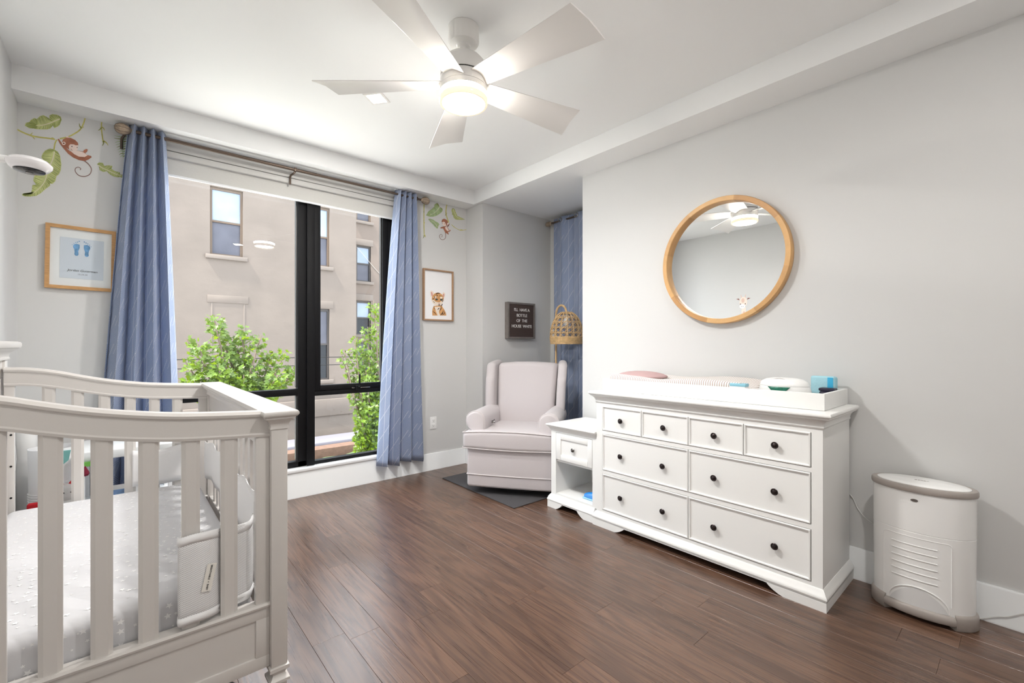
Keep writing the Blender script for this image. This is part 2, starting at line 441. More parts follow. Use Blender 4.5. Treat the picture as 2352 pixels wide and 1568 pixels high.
bar('glazing_stop', 1.004, 1.017, .85, 2.44, YF+.014, YF+.04, m=STOPM); bar('glazing_stop', 1.706, 1.718, .86, 2.44, YF+.014, YF+.04, m=STOPM)
bar('glazing_stop', 1.004, 1.017, .28, .786, YF+.014, YF+.04, m=STOPM)
for q in ((.085, 1.017, .268, .786), (.085, 1.017, .837, 2.44), (1.139, 1.775, .25, .772), (1.188, 1.718, .856, 2.44)):
    obj('pane', G().box(q[0], q[1], YF+.03, YF+.036, q[2], q[3]), GLASS, win, smooth=False)
hd = obj('window_handle', G().cbox(1.47, 1.515, YF-.02, YF, .80, .84, .004).tube([(1.495, YF-.022, .83), (1.495, YF-.04, .84), (1.495, YF-.046, .935)], .008, 8), BLACK, win)
obj('latch_bar', G().cbox(1.515, 1.60, YF-.014, YF-.004, .815, .822, .002).cbox(1.44, 1.465, YF-.014, YF-.004, .815, .822, .002), CHROME, win)

bl = thing('roller_blind', 'pale grey roller blind half hidden in a white cassette above the window', 'blind', (.95, YW+.002, 2.3))
bx0, bx1 = WX0+.013-.95, WX1-.013-.95
obj('cassette', G().cbox(bx0, bx1, -.015, .03, .165, ZS-2.301, .003).cbox(bx0, bx1, -.022, .03, .118, .160, .006), M('cassette_grey', srgb(205, 204, 201), .45), bl)
obj('shade_cloth', G().box(bx0+.01, bx1-.01, .002, .005, .012, .122), SHADE, bl)
obj('hem_bar', G().cbox(bx0+.01, bx1-.01, -.004, .010, 0, .014, .003), TRIM, bl)

# ------------------------------------------------------------------ curtain rods and curtains
def finial(g_mat, c, axis, sgn, par, r=.034):
    prof = [(.006, 0), (.012, .004), (.012, .012), (.02, .018), (r*.8, .03), (r, .05), (r*.93, .066), (r*.65, .082), (.006, .09)]
    f = obj('finial', G().lathe([(q[0], sgn*q[1]) for q in prof], c, axis, 20), FINIAL, par)
    gg = G()
    for k in range(8):
        a = 2*PI*k/8; pts = []
        for q in prof[3:]:
            u, v, t = (q[0]+.0006)*math.cos(a), (q[0]+.0006)*math.sin(a), sgn*q[1]
            pts.append((c[0]+t, c[1]+u, c[2]+v) if axis == 'x' else (c[0]+u, c[1]+t, c[2]+v))
        gg.tube(pts, .0012, 5)
    obj('flute', gg, RODM, f)
YR, ZR = 3.642, 2.507
rod = thing('curtain_rod', 'long bronze curtain rod with ivory ball finials above the big window', 'curtain rod', (0, YR, ZR))
obj('rod', G().lathe([(.011, 0.03), (.011, 1.12)], (0, 0, 0), 'x', 16).lathe([(.0095, 1.12), (.0095, 2.03)], (0, 0, 0), 'x', 16), RODM, rod)
finial(None, (.03, 0, 0), 'x', -1, rod); finial(None, (2.03, 0, 0), 'x', 1, rod)
for bxx in (.965, -.005, 1.99):
    ye = YW-YR-(.033 if bxx == .965 else .007)
    obj('bracket', G().tube([(bxx, 0, -.013), (bxx-.004, .02, -.02), (bxx-.02, ye-.012, -.035), (bxx-.022, ye, -.05), (bxx-.022, ye, -.10)], .007, 6).cbox(bxx-.008, bxx+.008, -.012, .012, -.014, .016, .003), RODM, rod)

def curtain(name, label, p_top, p_bot, depth_axis, zt, zb, folds, amp_t, amp_b, phase=0.0, skew=0.0, ring_n=0, rodpos=None):
    """p_top/p_bot: (start, end) along the rod; depth_axis 'y' or 'x'; folded cloth"""
    t = thing(name, label, 'curtain', rodpos)
    rr = random.Random(sum(map(ord, label))); ph = [rr.uniform(-.35, .35) for _ in range(folds+2)]
    def wave(u, v):
        k = u*folds; i = int(k); fr = k-i
        j = ph[min(i, folds)]*(1-fr)+ph[min(i+1, folds+1)]*fr
        w = math.sin(2*PI*k+phase+j*(.3+1.2*v)+.5*v*math.sin(3*u+phase))
        return w
    flat = 1.0/ (folds*14)
    def pos(u, v):
        a0 = p_top[0]+(p_bot[0]-p_top[0])*(v**.85); a1 = p_top[1]+(p_bot[1]-p_top[1])*(v**.85)
        s_ = a0+(a1-a0)*u
        amp = amp_t+(amp_b-amp_t)*v
        d = amp*wave(u, v)+.008*math.sin(7*u+4*v)*v
        s_ += .35*(a1-a0)/folds*math.sin(4*PI*u*folds+phase*2)*.25
        z = zt+(zb-zt)*v + (.008*math.sin(2*PI*u*folds*.5+1) if v > .98 else 0) + (.006*wave(u, 0) if v < .01 else 0)
        return (s_-rodpos[0], d, z-rodpos[2]) if depth_axis == 'y' else (d, s_-rodpos[1], z-rodpos[2])
    # arc length for the print
    nu, nv = folds*18, 44; L = [0]
    for i in range(nu):
        L.append(L[-1]+(Vector(pos((i+1)/nu, .5))-Vector(pos(i/nu, .5))).length)
    L = [q*1.0 for q in L]
    g = G().grid(nu, nv, pos, lambda u, v: (L[round(u*nu)], zt-(zt-zb)*v))
    c = obj('cloth', g, CURT, t, angle=80); mod(c, 'SOLIDIFY', thickness=.0022, offset=0)
    return t
curtain('curtain', 'blue curtain with white line print hanging beside the footprint picture, behind the crib', (.005, .185), (-.165, .27), 'y', 2.545, .13, 4, .044, .070, .6, rodpos=(0.03, YR, ZR))
curtain('curtain', 'blue curtain with white line print hanging beside the tiger picture', (1.80, 1.995), (1.63, 2.09), 'y', 2.545, .14, 4, .042, .062, 2.2, rodpos=(1.9, YR, ZR))
XRD = 3.43
rod2 = thing('curtain_rod', 'short bronze curtain rod with ball finial under the alcove ceiling', 'curtain rod', (XRD, 3.0, 2.478))
obj('rod', G().lathe([(.0095, -.58), (.0095, .35)], (0, 0, 0), 'y', 14), RODM, rod2)
finial(None, (0, .34, 0), 'y', 1, rod2, r=.026)
obj('bracket', G().tube([(0, .33, 0), (.04, .33, -.01), (XA-XRD, .33, -.03)], .007, 6), RODM, rod2)
cu3 = curtain('curtain', 'blue curtain with metal eyelets hanging in the alcove behind the wicker lamp', (3.335, 2.42), (3.345, 2.40), 'x', 2.515, .05, 4, .032, .036, .3, rodpos=(XRD, 3.0, 2.478))
for yy in (.19, -.03, -.25):
    obj('eyelet', G().tube([(-.036, yy+.022*math.cos(2*PI*k/14), .022*math.sin(2*PI*k/14)) for k in range(14)], .0045, 6, closed=True), CHROME, cu3)

# ================================================================== CEILING FAN AND LAMPS
def emis(name, col, s):
    m = bpy.data.materials.new(name); m.use_nodes = True; k = NT(m)
    k.b.inputs['Base Color'].default_value = (.9, .88, .84, 1); k.b.inputs['Emission Color'].default_value = (*col, 1); k.b.inputs['Emission Strength'].default_value = s
    return m
fan = thing('ceiling_fan', 'white five-blade ceiling fan with a lit round lamp under its motor', 'ceiling fan', (1.21, 1.76, ZC))
obj('canopy', G().lathe([(.02, 0), (.073, -.001), (.073, -.066), (.066, -.078), (.034, -.084), (.030, -.090), (.012, -.092)], seg=36), FANW, fan)
obj('downrod', G().lathe([(.02, -.082), (.017, -.095), (.0125, -.102), (.0125, -.155)], seg=18), FANW, fan)
mt = obj('motor_housing', G().lathe([(.012, -.132), (.055, -.136), (.085, -.150), (.104, -.172), (.110, -.198), (.110, -.236), (.106, -.238), (.106, -.241), (.110, -.243), (.110, -.285), (.105, -.288)], seg=44), FANW, fan)
obj('seam', G().tube([(.1075*math.cos(2*PI*k/36), .1075*math.sin(2*PI*k/36), -.2395) for k in range(36)], .002, 5, closed=True), BLACK, mt)
lk = obj('lamp_ring', G().lathe([(.103, -.286), (.111, -.288), (.111, -.310), (.104, -.310)], seg=44, cap=False), FANW, fan)
obj('lamp_glass', G().lathe([(.102, -.308), (.109, -.311), (.109, -.333), (.106, -.336), (.06, -.338), (.001, -.338)], seg=44), emis('lamp_glass', (1, .95, .88), GLASS_EMIT), fan)
gl_ = obj('glass_rim', G().lathe([(.1105, -.334), (.114, -.337), (.114, -.356), (.111, -.361), (.101, -.361), (.098, -.357), (.098, -.340), (.101, -.337)], seg=44, cap=False), M('lamp_rim_glass', srgb(250, 240, 215), .12, emit=(1, .86, .62), estr=.35), fan)
ln = bpy.data.lights.new('fan_lamp', 'AREA'); ln.shape = 'DISK'; ln.size = .19; ln.energy = FAN_POWER; ln.color = (.99, .985, .98)
lo = link(bpy.data.objects.new('fan_lamp', ln), fan); lo.location = (0, 0, -.352)
PIT = math.radians(13)
def blade_mesh():
    g = G(); top = []; bot = []
    secs = []
    for i in range(13):
        t = i/12; r = .085+(.665-.085)*t; w_ = .052+.05*t
        ring = []
        for (a, th_) in ((-1, 0), (-.98, .0035), (-.5, .0045), (0, .005), (.5, .0045), (.98, .0035), (1, 0), (.98, -.0015), (0, -.001), (-.98, -.0015)):
            cam_ = .010*(1-a*a)*1.0
            ex = .02*a*t*t                                        # raked tip
            yy = a*w_; zz = th_+cam_-.006
            ring.append((r+ex*(1 if t > .9 else 0), yy*math.cos(PIT)+zz*math.sin(PIT), -yy*math.sin(PIT)+zz*math.cos(PIT)))
        secs.append(ring)
    return g.loft(secs).mesh('blade', angle=50)
bm_ = blade_mesh(); bm_.materials.append(FANW)
for k in range(5):
    b = link(bpy.data.objects.new('blade', bm_), fan); b.location = (0, 0, -.262); b.rotation_euler = (0, 0, math.radians(-7+72*k))
def downlight(loc, label, power=FILL_DOWN_POWER):
    t = thing('recessed_downlight', label, 'downlight', loc, .65, 'square recessed downlights')
    obj('trim_ring', G().loft([[(-.06,-.06,0),(.06,-.06,0),(.06,.06,0),(-.06,.06,0)], [(-.058,-.058,-.006),(.058,-.058,-.006),(.058,.058,-.006),(-.058,.058,-.006)], [(-.046,-.046,-.006),(.046,-.046,-.006),(.046,.046,-.006),(-.046,.046,-.006)], [(-.045,-.045,0),(.045,-.045,0),(.045,.045,0),(-.045,.045,0)]], cap=False), FANW, t)
    obj('lens', G().box(-.045, .045, -.045, .045, -.004, 0), emis('downlight_lens', (1, .93, .84), 7.0) if 'downlight_lens' not in bpy.data.materials else bpy.data.materials['downlight_lens'], t, smooth=False)
    l = bpy.data.lights.new('downlight_lamp', 'AREA'); l.shape = 'SQUARE'; l.size = .09; l.energy = power; l.color = (1, .97, .93)
    lo = link(bpy.data.objects.new('downlight_lamp', l), t); lo.location = (0, 0, -.009)
downlight((1.15, 2.60, ZC-.0005), 'lit square recessed downlight in the ceiling beside the fan blade', WINDOW_DOWN_POWER)
for i, p in enumerate(((.25, .30), (1.25, -.1))):  # two unseen downlights added to brighten the near side of the room
    downlight((*p, ZC-.0005), ('unseen fill downlight added above the near end of the crib', 'unseen fill downlight added behind the viewer', '')[i], (FILL_DOWN_POWER, 4*FILL_DOWN_POWER)[i])

# ================================================================== CRIB
crib = thing('crib', 'white wooden baby crib with slatted sides and curved end rails', 'crib', (0, 0, 0))
CT = [(-.372, 1.090), (-.30, 1.086), (-.212, 1.069), (-.146, 1.050), (-.073, 1.031), (.007, 1.015), (.095, 1.002), (.192, .994), (.324, .986)]
def end_panel(yc, tag_):
    y0 = yc-.013
    rings = []
    for i in range(37):
        xx = -.372+(.324+.372)*i/36; z = catmull(CT, xx)
        sec = [(-.022, -.010), (-.016, -.002), (0, 0), (.016, -.002), (.022, -.010), (.020, -.017), (.014, -.021), (.014, -.066), (.018, -.070), (.016, -.077), (-.016, -.077), (-.018, -.070), (-.014, -.066), (-.014, -.021), (-.020, -.017)]
        rings.append([(xx, yc+a, z+b) for a, b in sec])
    obj('curved_rail', G().loft(rings), CRIB, crib, angle=30)
    for xc in [q-(.020 if tag_ == 'far' else 0) for q in (-.224, -.135, -.047, .042, .131, .220)]:
        zt = catmull(CT, xc)-.07; hw = .0205
        P = [(xc-hw, yc-.006), (xc-hw+.009, yc-.012), (xc+hw-.009, yc-.012), (xc+hw, yc-.006), (xc+hw, yc+.006), (xc+hw-.009, yc+.012), (xc-hw+.009, yc+.012), (xc-hw, yc+.006)]
        obj('slat', G().prism(P, 'z', .40, zt), CRIB, crib, angle=20)
    for (a, b) in ((.286, .322), (-.372, -.342)):
        obj('stile', G().cbox(a, b, yc-.012, yc+.012, .40, catmull(CT, (a+b)/2)-.07, .002), CRIB, crib)
    lp = obj('lower_panel', G().box(-.372, .322, yc-.008, yc+.008, .225, .405), CRIB, crib)
    obj('panel_frame', G().cbox(-.372, .322, yc-.014, yc+.014, .372, .408, .002).cbox(-.372, .322, yc-.014, yc+.014, .225, .262, .002).cbox(.286, .322, yc-.014, yc+.014, .26, .374, .002).cbox(-.372, -.336, yc-.014, yc+.014, .26, .374, .002), CRIB, lp)
    obj('bead', G().prism([(yc-.014, .402), (yc-.020, .406), (yc-.022, .412), (yc-.018, .418), (yc+.018, .418), (yc+.022, .412), (yc+.020, .406), (yc+.014, .402)], 'x', -.372, .322), CRIB, lp)
    for z in (.55, .68, .81):
        if tag_ == 'far': obj('bolt', G().lathe([(.004, 0), (.004, -.0016)], (-.352, yc-.0122, z), 'y', 10), BLACK, crib)
YN, YFAR = 1.497, 2.765
end_panel(YN, 'near'); end_panel(YFAR, 'far')
for yy in (YN, YFAR):
    s_ = -1 if yy == YN else 1
    px0, px1, py0, py1 = .322, .367, yy-.033 if s_ < 0 else yy-.02, yy+.02 if s_ < 0 else yy+.033
    obj('post', G().cbox(px0, px1, py0, py1, .225, .94, .003), CRIB, crib)
    c_ = [(-.001, .225), (.004, .222), (.004, .212), (-.003, .206), (-.006, .198), (-.002, .19), (.005, .184), (.005, .176), (-.002, .172), (-.006, .10), (-.010, .0)]
    obj('foot', G().rects(px0, px1, py0, py1, c_), CRIB, crib)
# low front (long side towards the room)
yA, yB = YN-.033, YFAR+.033
capp = obj('cap_rail', G().rects(.322, .367, yA, yB, [(0, .930), (.003, .931), (.003, .936), (.002, .940), (.004, .950), (.010, .958), (.018, .963), (.018, .967), (.022, .969), (.026, .975), (.026, .980), (.023, .985), (.016, .987)], (1, 1, 1, 1)), CRIB, crib, angle=40)
obj('front_rail', G().cbox(.330, .360, YN+.02, YFAR-.02, .85, .932, .002), CRIB, crib)
obj('front_rail', G().cbox(.330, .360, YN+.02, YFAR-.02, .30, .41, .002), CRIB, crib)
yy = YN+.085
while yy < YFAR-.05:
    obj('slat', G().prism([(.337, yy-.02), (.337, yy+.02), (.343, yy+.012) if False else (.353, yy+.02), (.353, yy-.02)], 'z', .40, .86), CRIB, crib); yy += .089
# tall headboard against the wall
obj('headboard', G().box(-.430, -.392, 1.40, 2.835, .22, 1.135), CRIB, crib)
for (a, b) in ((1.40, 1.455), (2.785, 2.84)):
    hp = obj('headboard_post', G().cbox(-.436, -.372, a, b, .0, 1.135, .003), CRIB, crib)
hf = obj('headboard_frame', G().cbox(-.395, -.380, 1.455, 2.785, 1.045, 1.128, .003).cbox(-.395, -.380, 1.455, 2.785, .40, .48, .003).cbox(-.395, -.380, 1.455, 1.52, .48, 1.045, .003).cbox(-.395, -.380, 2.72, 2.785, .48, 1.045, .003), CRIB, crib)
obj('crown', G().rects(-.436, -.372, 1.40, 2.84, [(0, 1.118), (.006, 1.120), (.006, 1.128), (.002, 1.131), (.006, 1.145), (.014, 1.155), (.026, 1.162), (.028, 1.167), (.034, 1.170), (.037, 1.177), (.037, 1.188), (.034, 1.194), (.026, 1.196)], (.3, 1, 1, 1)), CRIB, crib, angle=40)

# mattress with star printed sheet
mat_ = thing('crib_mattress', 'crib mattress in a pale grey star-print fitted sheet', 'mattress', (-.04, 2.13, .36))
def mfn(x, y, z):
    if z > .05:
        d = min(1, max(0, (.30-abs(x))/.12))*min(1, max(0, (.59-abs(y))/.12))
        z += d*(.004*noise.noise((x*6, y*5, 0))+.006*max(0, noise.noise((x*13+4*y, y*3, 3)))**2*4) + .006*d
    return (x, y, z)
obj('sheet', G().rbox(-.325, .325, -.605, .605, 0, .145, .035, k=4, m=(36, 60, 4), fn=mfn), SHEET, mat_, angle=60)
gs = G(); rs = random.Random(5)
def star(g, c, n, s, rot=0.0):
    n = Vector(n).normalized(); a = n.orthogonal().normalized(); b = n.cross(a); c = Vector(c)+n*.0004
    ids = [c+ (a*math.cos(rot+PI*k/5)+b*math.sin(rot+PI*k/5))*(s if k % 2 == 0 else s*.42) for k in range(10)]
    g.add(ids+[c], [(k, (k+1) % 10, 10) for k in range(10)])
for i in range(26):
    for j in range(4):
        if rs.random() < .8: star(gs, (-.29+.58*i/25+rs.uniform(-.01, .01), -.605, .02+.033*j+rs.uniform(-.008, .008)), (0, -1, 0), rs.choice((.0035, .005, .009)), rs.uniform(0, 1))
for i in range(22):
    for j in range(40):
        xx, y2 = -.27+.54*i/21+rs.uniform(-.012, .012), -.55+1.1*j/39+rs.uniform(-.012, .012)
        if rs.random() < .85:
            q = mfn(xx, y2, .145); star(gs, (q[0], q[1], q[2]+.0004), (0, 0, 1), rs.choice((.0035, .005, .008)), rs.uniform(0, 1))
so = obj('star_print', gs, M('star_white', srgb(250, 250, 250), .8), mat_, smooth=False); so['kind'] = 'stuff'

# mesh liner woven round the slats
NET = net_mat()
lin = thing('crib_liner', 'white breathable mesh liner woven around the crib slats', 'crib liner', (.1, 1.47, .43))
def ribbon(path, z0f, z1f, name, mt_, off=0.0, nv=6, bulge=.004):
    P = spline(path, 6); L = [0]
    for i in range(len(P)-1): L.append(L[-1]+(P[i+1]-P[i]).length)
    n = len(P)-1
    def fn(u, v):
        i = round(u*n); p = P[i]; t = (P[min(i+1, n)]-P[max(i-1, 0)]).normalized(); nrm = Vector((t.y, -t.x, 0))
        z = z0f(L[i])+(z1f(L[i])-z0f(L[i]))*v
        q = p+nrm*(off+bulge*math.sin(PI*v)*math.sin(L[i]*30))
        return (q.x-.1, q.y-1.47, z-.43)
    o = obj(name, G().grid(n, nv, fn, lambda u, v: (L[round(u*n)], .25*v)), mt_, lin, angle=80)
    mod(o, 'SOLIDIFY', thickness=.0016, offset=0); return o
near = [(.104, 1.5, 0), (.106, 1.476, 0), (.13, 1.474, 0), (.158, 1.476, 0), (.185, 1.49, 0), (.21, 1.512, 0), (.245, 1.514, 0), (.275, 1.522, 0), (.292, 1.56, 0)]
side = [(.296, 1.56, 0)]+[(.322+.0015*(i % 2), 1.62+.085*i, 0) for i in range(13)]+[(.31, 2.73, 0)]
farp = [(.29, 2.742, 0), (.2, 2.744, 0), (.1, 2.742, 0), (.03, 2.744, 0)]
for pth, dz in ((near, .0), (side, .035), (farp, .02)):
    zt = lambda s, d=dz: .664+d+.008*math.sin(s*26); zb = lambda s, d=dz: .43+.004*math.sin(s*31)+ (0.0 if d == 0 else .085)
    ribbon(pth, zb, zt, 'mesh_panel', NET if dz == 0 else WHITEF)
    ribbon(pth, lambda s, f=zt: f(s)-.024, lambda s, f=zt: f(s), 'binding', WHITEF, .0014, 2)
    if dz == 0: ribbon(pth, zb, lambda s, f=zb: f(s)+.022, 'binding', WHITEF, .0014, 2)
tg = obj('care_tag', G().box(-.012, .012, -.0008, 0, -.036, .036), M('tag_cream', srgb(236, 233, 226), .7), lin)
tg.location = (.158-.1+.012, 1.4725-1.47, .545-.43); tg.rotation_euler = (0, math.radians(12), .25)
INK = M('black_ink', (.015, .015, .018), .7)
tx = obj('lettering', text_mesh('BREATHABLE  +  BABY', .0065, .0003), INK, tg); tx.rotation_euler = (PI/2, PI/2, 0); tx.location = (0, -.0014, 0)

# the crib stands a little askew to the wall, with its mattress and liner
CPHI = .009; _pv = Vector((.345, 1.5, 0)); _R = Matrix.Rotation(CPHI, 3, 'Z')
for _o in (crib, mat_, lin):
    _l = Vector(_o.location); _o.location = _pv+_R @ (_l-_pv); _o.rotation_euler = (0, 0, CPHI)

# things under the crib
bn = thing('storage_bin', 'white storage bin pushed under the crib', 'bin', (0, 2.1, 0))
obj('tub', G().rects(-.26, .22, -.3, .35, [(-.02, 0), (-.008, .004), (.004, .15), (.008, .15), (.008, .158), (-.004, .158), (-.012, .01)]), WHITEP, bn)
fur = G(); rf = random.Random(9)
for i in range(900):
    a, b = rf.uniform(0, 2*PI), rf.uniform(0, PI/2)
    d = Vector((math.cos(a)*math.cos(b), math.sin(a)*math.cos(b), math.sin(b)))
    p = Vector((.16*d.x, .11*d.y, .02+.075*d.z)); q = p+d*.035+Vector((0, 0, -.012)); sd = d.orthogonal().normalized()*.0016
    fur.add([p-sd, p+sd, q], [(0, 1, 2)])
ft = thing('fur_cushion', 'black faux fur cushion lying under the crib', 'cushion', (.12, 1.62, 0))
FURM = M('black_fur', (.012, .012, .014), .7)
obj('cover', G().rbox(-.16, .16, -.11, .11, 0, .10, .05, k=4, m=(3, 3, 2)), FURM, ft, angle=60)
ff = obj('fur', fur, FURM, ft, smooth=False); ff['kind'] = 'stuff'

# ================================================================== DRESSER
def knob(par, loc, m=KNOB, s=1.0):
    k = obj('knob', G().lathe([(.006*s, 0), (.0055*s, -.008*s), (.008*s, -.011*s), (.0155*s, -.014*s), (.0165*s, -.018*s), (.014*s, -.0205*s), (.0105*s, -.0195*s), (.008*s, -.021*s), (.0072*s, -.0245*s), (.004*s, -.0265*s), (.0005, -.027*s)], (0, 0, 0), 'x', 24), m, par)
    k.location = loc; return k
dr = thing('dresser', 'wide white eight-drawer dresser with dark round knobs', 'dresser', (0, 0, 0))
X0 = 2.350                                      # carcass front
DY0, DY1 = .611, 1.879
GAP = M('shadow_gap', (.02, .02, .02), .8)
obj('carcass', G().box(X0+.02, 2.79, DY0, DY1, .085, .815).box(X0, X0+.02, DY0, .655, .085, .815).box(X0, X0+.02, 1.832, DY1, .085, .815).box(X0, X0+.02, .655, 1.832, .785, .815).box(X0, X0+.02, .655, 1.832, .604, .626).box(X0, X0+.02, .655, 1.832, .346, .369).box(X0, X0+.02, .655, 1.832, .085, .109), FURN, dr, smooth=False)
obj('cornice', G().rects(X0, 2.79, DY0, DY1, [(0, .803), (.003, .805), (.006, .812), (.004, .817), (.008, .832), (.018, .845), (.030, .851), (.031, .857), (.036, .859), (.040, .866), (.040, .872), (.037, .878), (.030, .880)], (1, 0, 1, 1)), FURN, dr, angle=40)
base = obj('plinth', G().rects(X0, 2.79, DY0, DY1, [(.002, .092), (.008, .084), (.015, .070), (.018, .066), (.021, .060), (.021, .054), (.018, .052), (.018, .044)], (1, 0, 1, 1)), FURN, dr, angle=40)
def foot_poly(a, b, f1, f2, zt):                # feet at both ends with swept cut-outs; a<b along the front
    out = [(a, 0), (a+f1, 0)]
    for k in range(1, 7): t = k/6*PI/2; out.append((a+f1+(f2-f1)*math.sin(t)*1.0, zt*(1-math.cos(t))*.97 if False else zt*math.sin(t*.98)**.8*(k/6)**.5))
    out += [(b-f2, zt)]
    for k in range(5, -1, -1): t = k/6*PI/2; out.append((b-f1-(f2-f1)*math.sin(t), 0 if k == 0 else zt*math.sin(t*.98)**.8*(k/6)**.5))
    out += [(b, 0), (b, .046), (a, .046)]
    return out
fx = X0-.018
obj('foot_apron', G().prism(foot_poly(DY0-.018, DY1+.018, .172, .243, .040), 'x', fx, fx+.03), FURN, base, smooth=False)
obj('foot_side', G().box(X0+.01, 2.79, DY0-.018, DY0+.005, 0, .046), FURN, base, smooth=False)
obj('foot_side', G().box(X0+.01, 2.79, DY1-.005, DY1+.018, 0, .046), FURN, base, smooth=False)
def drawer(par, y0, y1, z0, z1, knobs, xf=X0, kn=KNOB, ks=1.0):
    g = .0022; y0 += g; y1 -= g; z0 += g; z1 -= g
    d = obj('drawer', G().box(xf+.004, xf+.016, y0, y1, z0, z1), FURN, par, smooth=False)
    b = .009                                     # raised bead round the edge
    rings = []
    for o, xx in ((0, xf+.004), (0, xf-.002), (b*.3, xf-.004), (b*.75, xf-.003), (b, xf+.004)):
        rings.append([(xx, y0+o, z0+o), (xx, y1-o, z0+o), (xx, y1-o, z1-o), (xx, y0+o, z1-o)])
    obj('bead', G().loft(rings, cap=False), FURN, d, angle=20)
    for (ky, kz) in knobs: knob(d, (xf+.004, ky, kz), kn, ks)
    return d
ycols = [.656, .949, 1.241, 1.538, 1.831]
for a, b in zip(ycols, ycols[1:]): drawer(dr, a, b, .626, .787, [((a+b)/2, .704)])
for z0, z1, zk in ((.369, .604, .482), (.111, .346, .222)):
    drawer(dr, ycols[0], ycols[2], z0, z1, [(.804, zk), (1.096, zk)]); drawer(dr, ycols[2], ycols[4], z0, z1, [(1.394, zk), (1.686, zk)])
obj('gap_shadow', G().box(X0+.0165, X0+.0195, .655, 1.832, .109, .787), GAP, dr, smooth=False)

tr = thing('changing_tray', 'white open changing tray resting on the dresser top', 'tray', (0, 0, .881))
TY0, TY1, TX0, TX1 = .617, 1.868, 2.40, 2.79
obj('side_board', G().cbox(TX0, TX0+.014, TY0, TY1, 0, .078, .0025), FURN, tr); obj('side_board', G().cbox(TX1-.014, TX1, TY0, TY1, 0, .078, .0025), FURN, tr)
obj('end_board', G().cbox(TX0+.014, TX1-.014, TY0, TY0+.014, 0, .078, .0025), FURN, tr); obj('end_board', G().cbox(TX0+.014, TX1-.014, TY1-.014, TY1, 0, .078, .0025), FURN, tr)
obj('tray_floor', G().box(TX0+.014, TX1-.014, TY0+.014, TY1-.014, .001, .008), FURN, tr)

STR = stripe_mat('pad_stripes', srgb(240, 237, 234), srgb(176, 158, 152), .0125, 1, .38, .35)
pd = thing('changing_pad', 'curved changing pad in a white and taupe striped cover', 'changing pad', (2.595, 1.42, .890))
def pfn(x, y, z):
    sd = min(1, abs(x)/.16)
    k = max(0, min(1, (y+.44)/.30))
    lift = .034*sd**2*(.55+.45*math.cos((y+.25)*5)**2)
    if z > .04: z += lift+.004*noise.noise((x*8, y*8, 1)) - .02*(1-sd)
    return (x, y, z)
obj('pad', G().rbox(-.168, .168, -.44, .425, 0, .075, .03, k=4, m=(14, 40, 2), fn=pfn), STR, pd, angle=70)
cs = thing('cushion', 'dusty pink round cushion lying on the striped changing pad', 'cushion', (2.60, 1.70, .957))
def cfn(x, y, z):
    r = math.hypot(x, y)/.15; f = max(0, 1-r*r)
    return (x, y, .02+(z-.02)*(.25+.75*f**.6))
obj('cover', G().lathe([(.005, -.006), (.07, -.004), (.12, .004), (.148, .014), (.152, .019), (.148, .025), (.125, .036), (.09, .045), (.05, .050), (.012, .052)], sx=.95, sy=1.12, seg=40), M('pink_fabric', srgb(190, 160, 160), .9, bump=.35, bscale=14), cs, angle=80)

wp = thing('wipe_warmer', 'white oval wipe dispenser with a green window on the changing tray', 'wipe dispenser', (2.56, .833, .8895))
obj('body', G().lathe([(.06, 0), (.096, .002), (.1, .012), (.099, .06), (.095, .082), (.094, .084)], sx=.86, sy=1.2, seg=44), WHITEP, wp)
lid = obj('lid', G().lathe([(.0945, .085), (.0945, .09), (.088, .106), (.07, .118), (.045, .124), (.005, .126)], sx=.86, sy=1.2, seg=44), WHITEP, wp)
obj('lid_line', G().tube([(-.052+.0, .04*math.cos(PI*k/12)+.005, .122+.0006-.006*abs(math.cos(PI*k/12))) for k in range(13)], .0012, 5), GREYP, lid)
gw = G(); gp = []
def wfront(y, z):
    a = .0995*1.2; b = .0995*.86; return -b*math.sqrt(max(0, 1-(y/a)**2))-.0012
top = [(.052-.104*k/10, .088-.006*0) for k in range(11)]
def wy(v): return .020+.032*(1-v)**2.2
gw.grid(12, 8, lambda u, v: (wfront((2*u-1)*wy(v), 0), (2*u-1)*wy(v), .082-.062*v))
o_ = obj('green_window', gw, M('green_plastic', srgb(30, 110, 90), .3, var=.3, vscale=120), wp); mod(o_, 'SOLIDIFY', thickness=.0015, offset=0)

dp = thing('diaper_stack', 'light blue folded diapers standing in the tray corner', 'diapers', (2.715, .700, .8895))
for k in range(3):
    obj('diaper', G().rbox(-.012, .012, -.053, .053, 0, .134-.002*k, .011, k=3, m=(1, 3, 3), fn=lambda x, y, z, k=k: (x+.026*k-.02, y+.002*k, z)), M('diaper_blue', srgb(168, 214, 226), .6, bump=.3, bscale=50), dp, angle=60)
obj('front_band', G().rbox(-.0145, -.010, -.046, -.022, .004, .128, .002, k=1, m=(1, 1, 1), fn=lambda x, y, z: (x-.02, y, z)), M('band_blue', srgb(52, 172, 216), .5), dp)
nb = thing('navy_box', 'small dark navy jar in front of the blue diapers', 'jar', (2.655, .669, .8895))
obj('jar', G().rbox(-.025, .025, -.032, .032, 0, .062, .008, k=3, m=(1, 1, 1)), M('navy_plastic', srgb(40, 38, 62), .3), nb)
obj('lid', G().rbox(-.027, .027, -.034, .034, .0625, .078, .006, k=3, m=(1, 1, 1)), M('navy_lid', srgb(36, 32, 54), .35), nb)
bk = thing('tissue_packet', 'small white packet with a blue edge on the striped pad', 'packet', (2.445, 1.01, .945))
bo = obj('packet', G().rbox(-.02, .02, -.04, .04, -.02, .034, .006, k=2, m=(1, 2, 1)), PAPER, bk, angle=60)
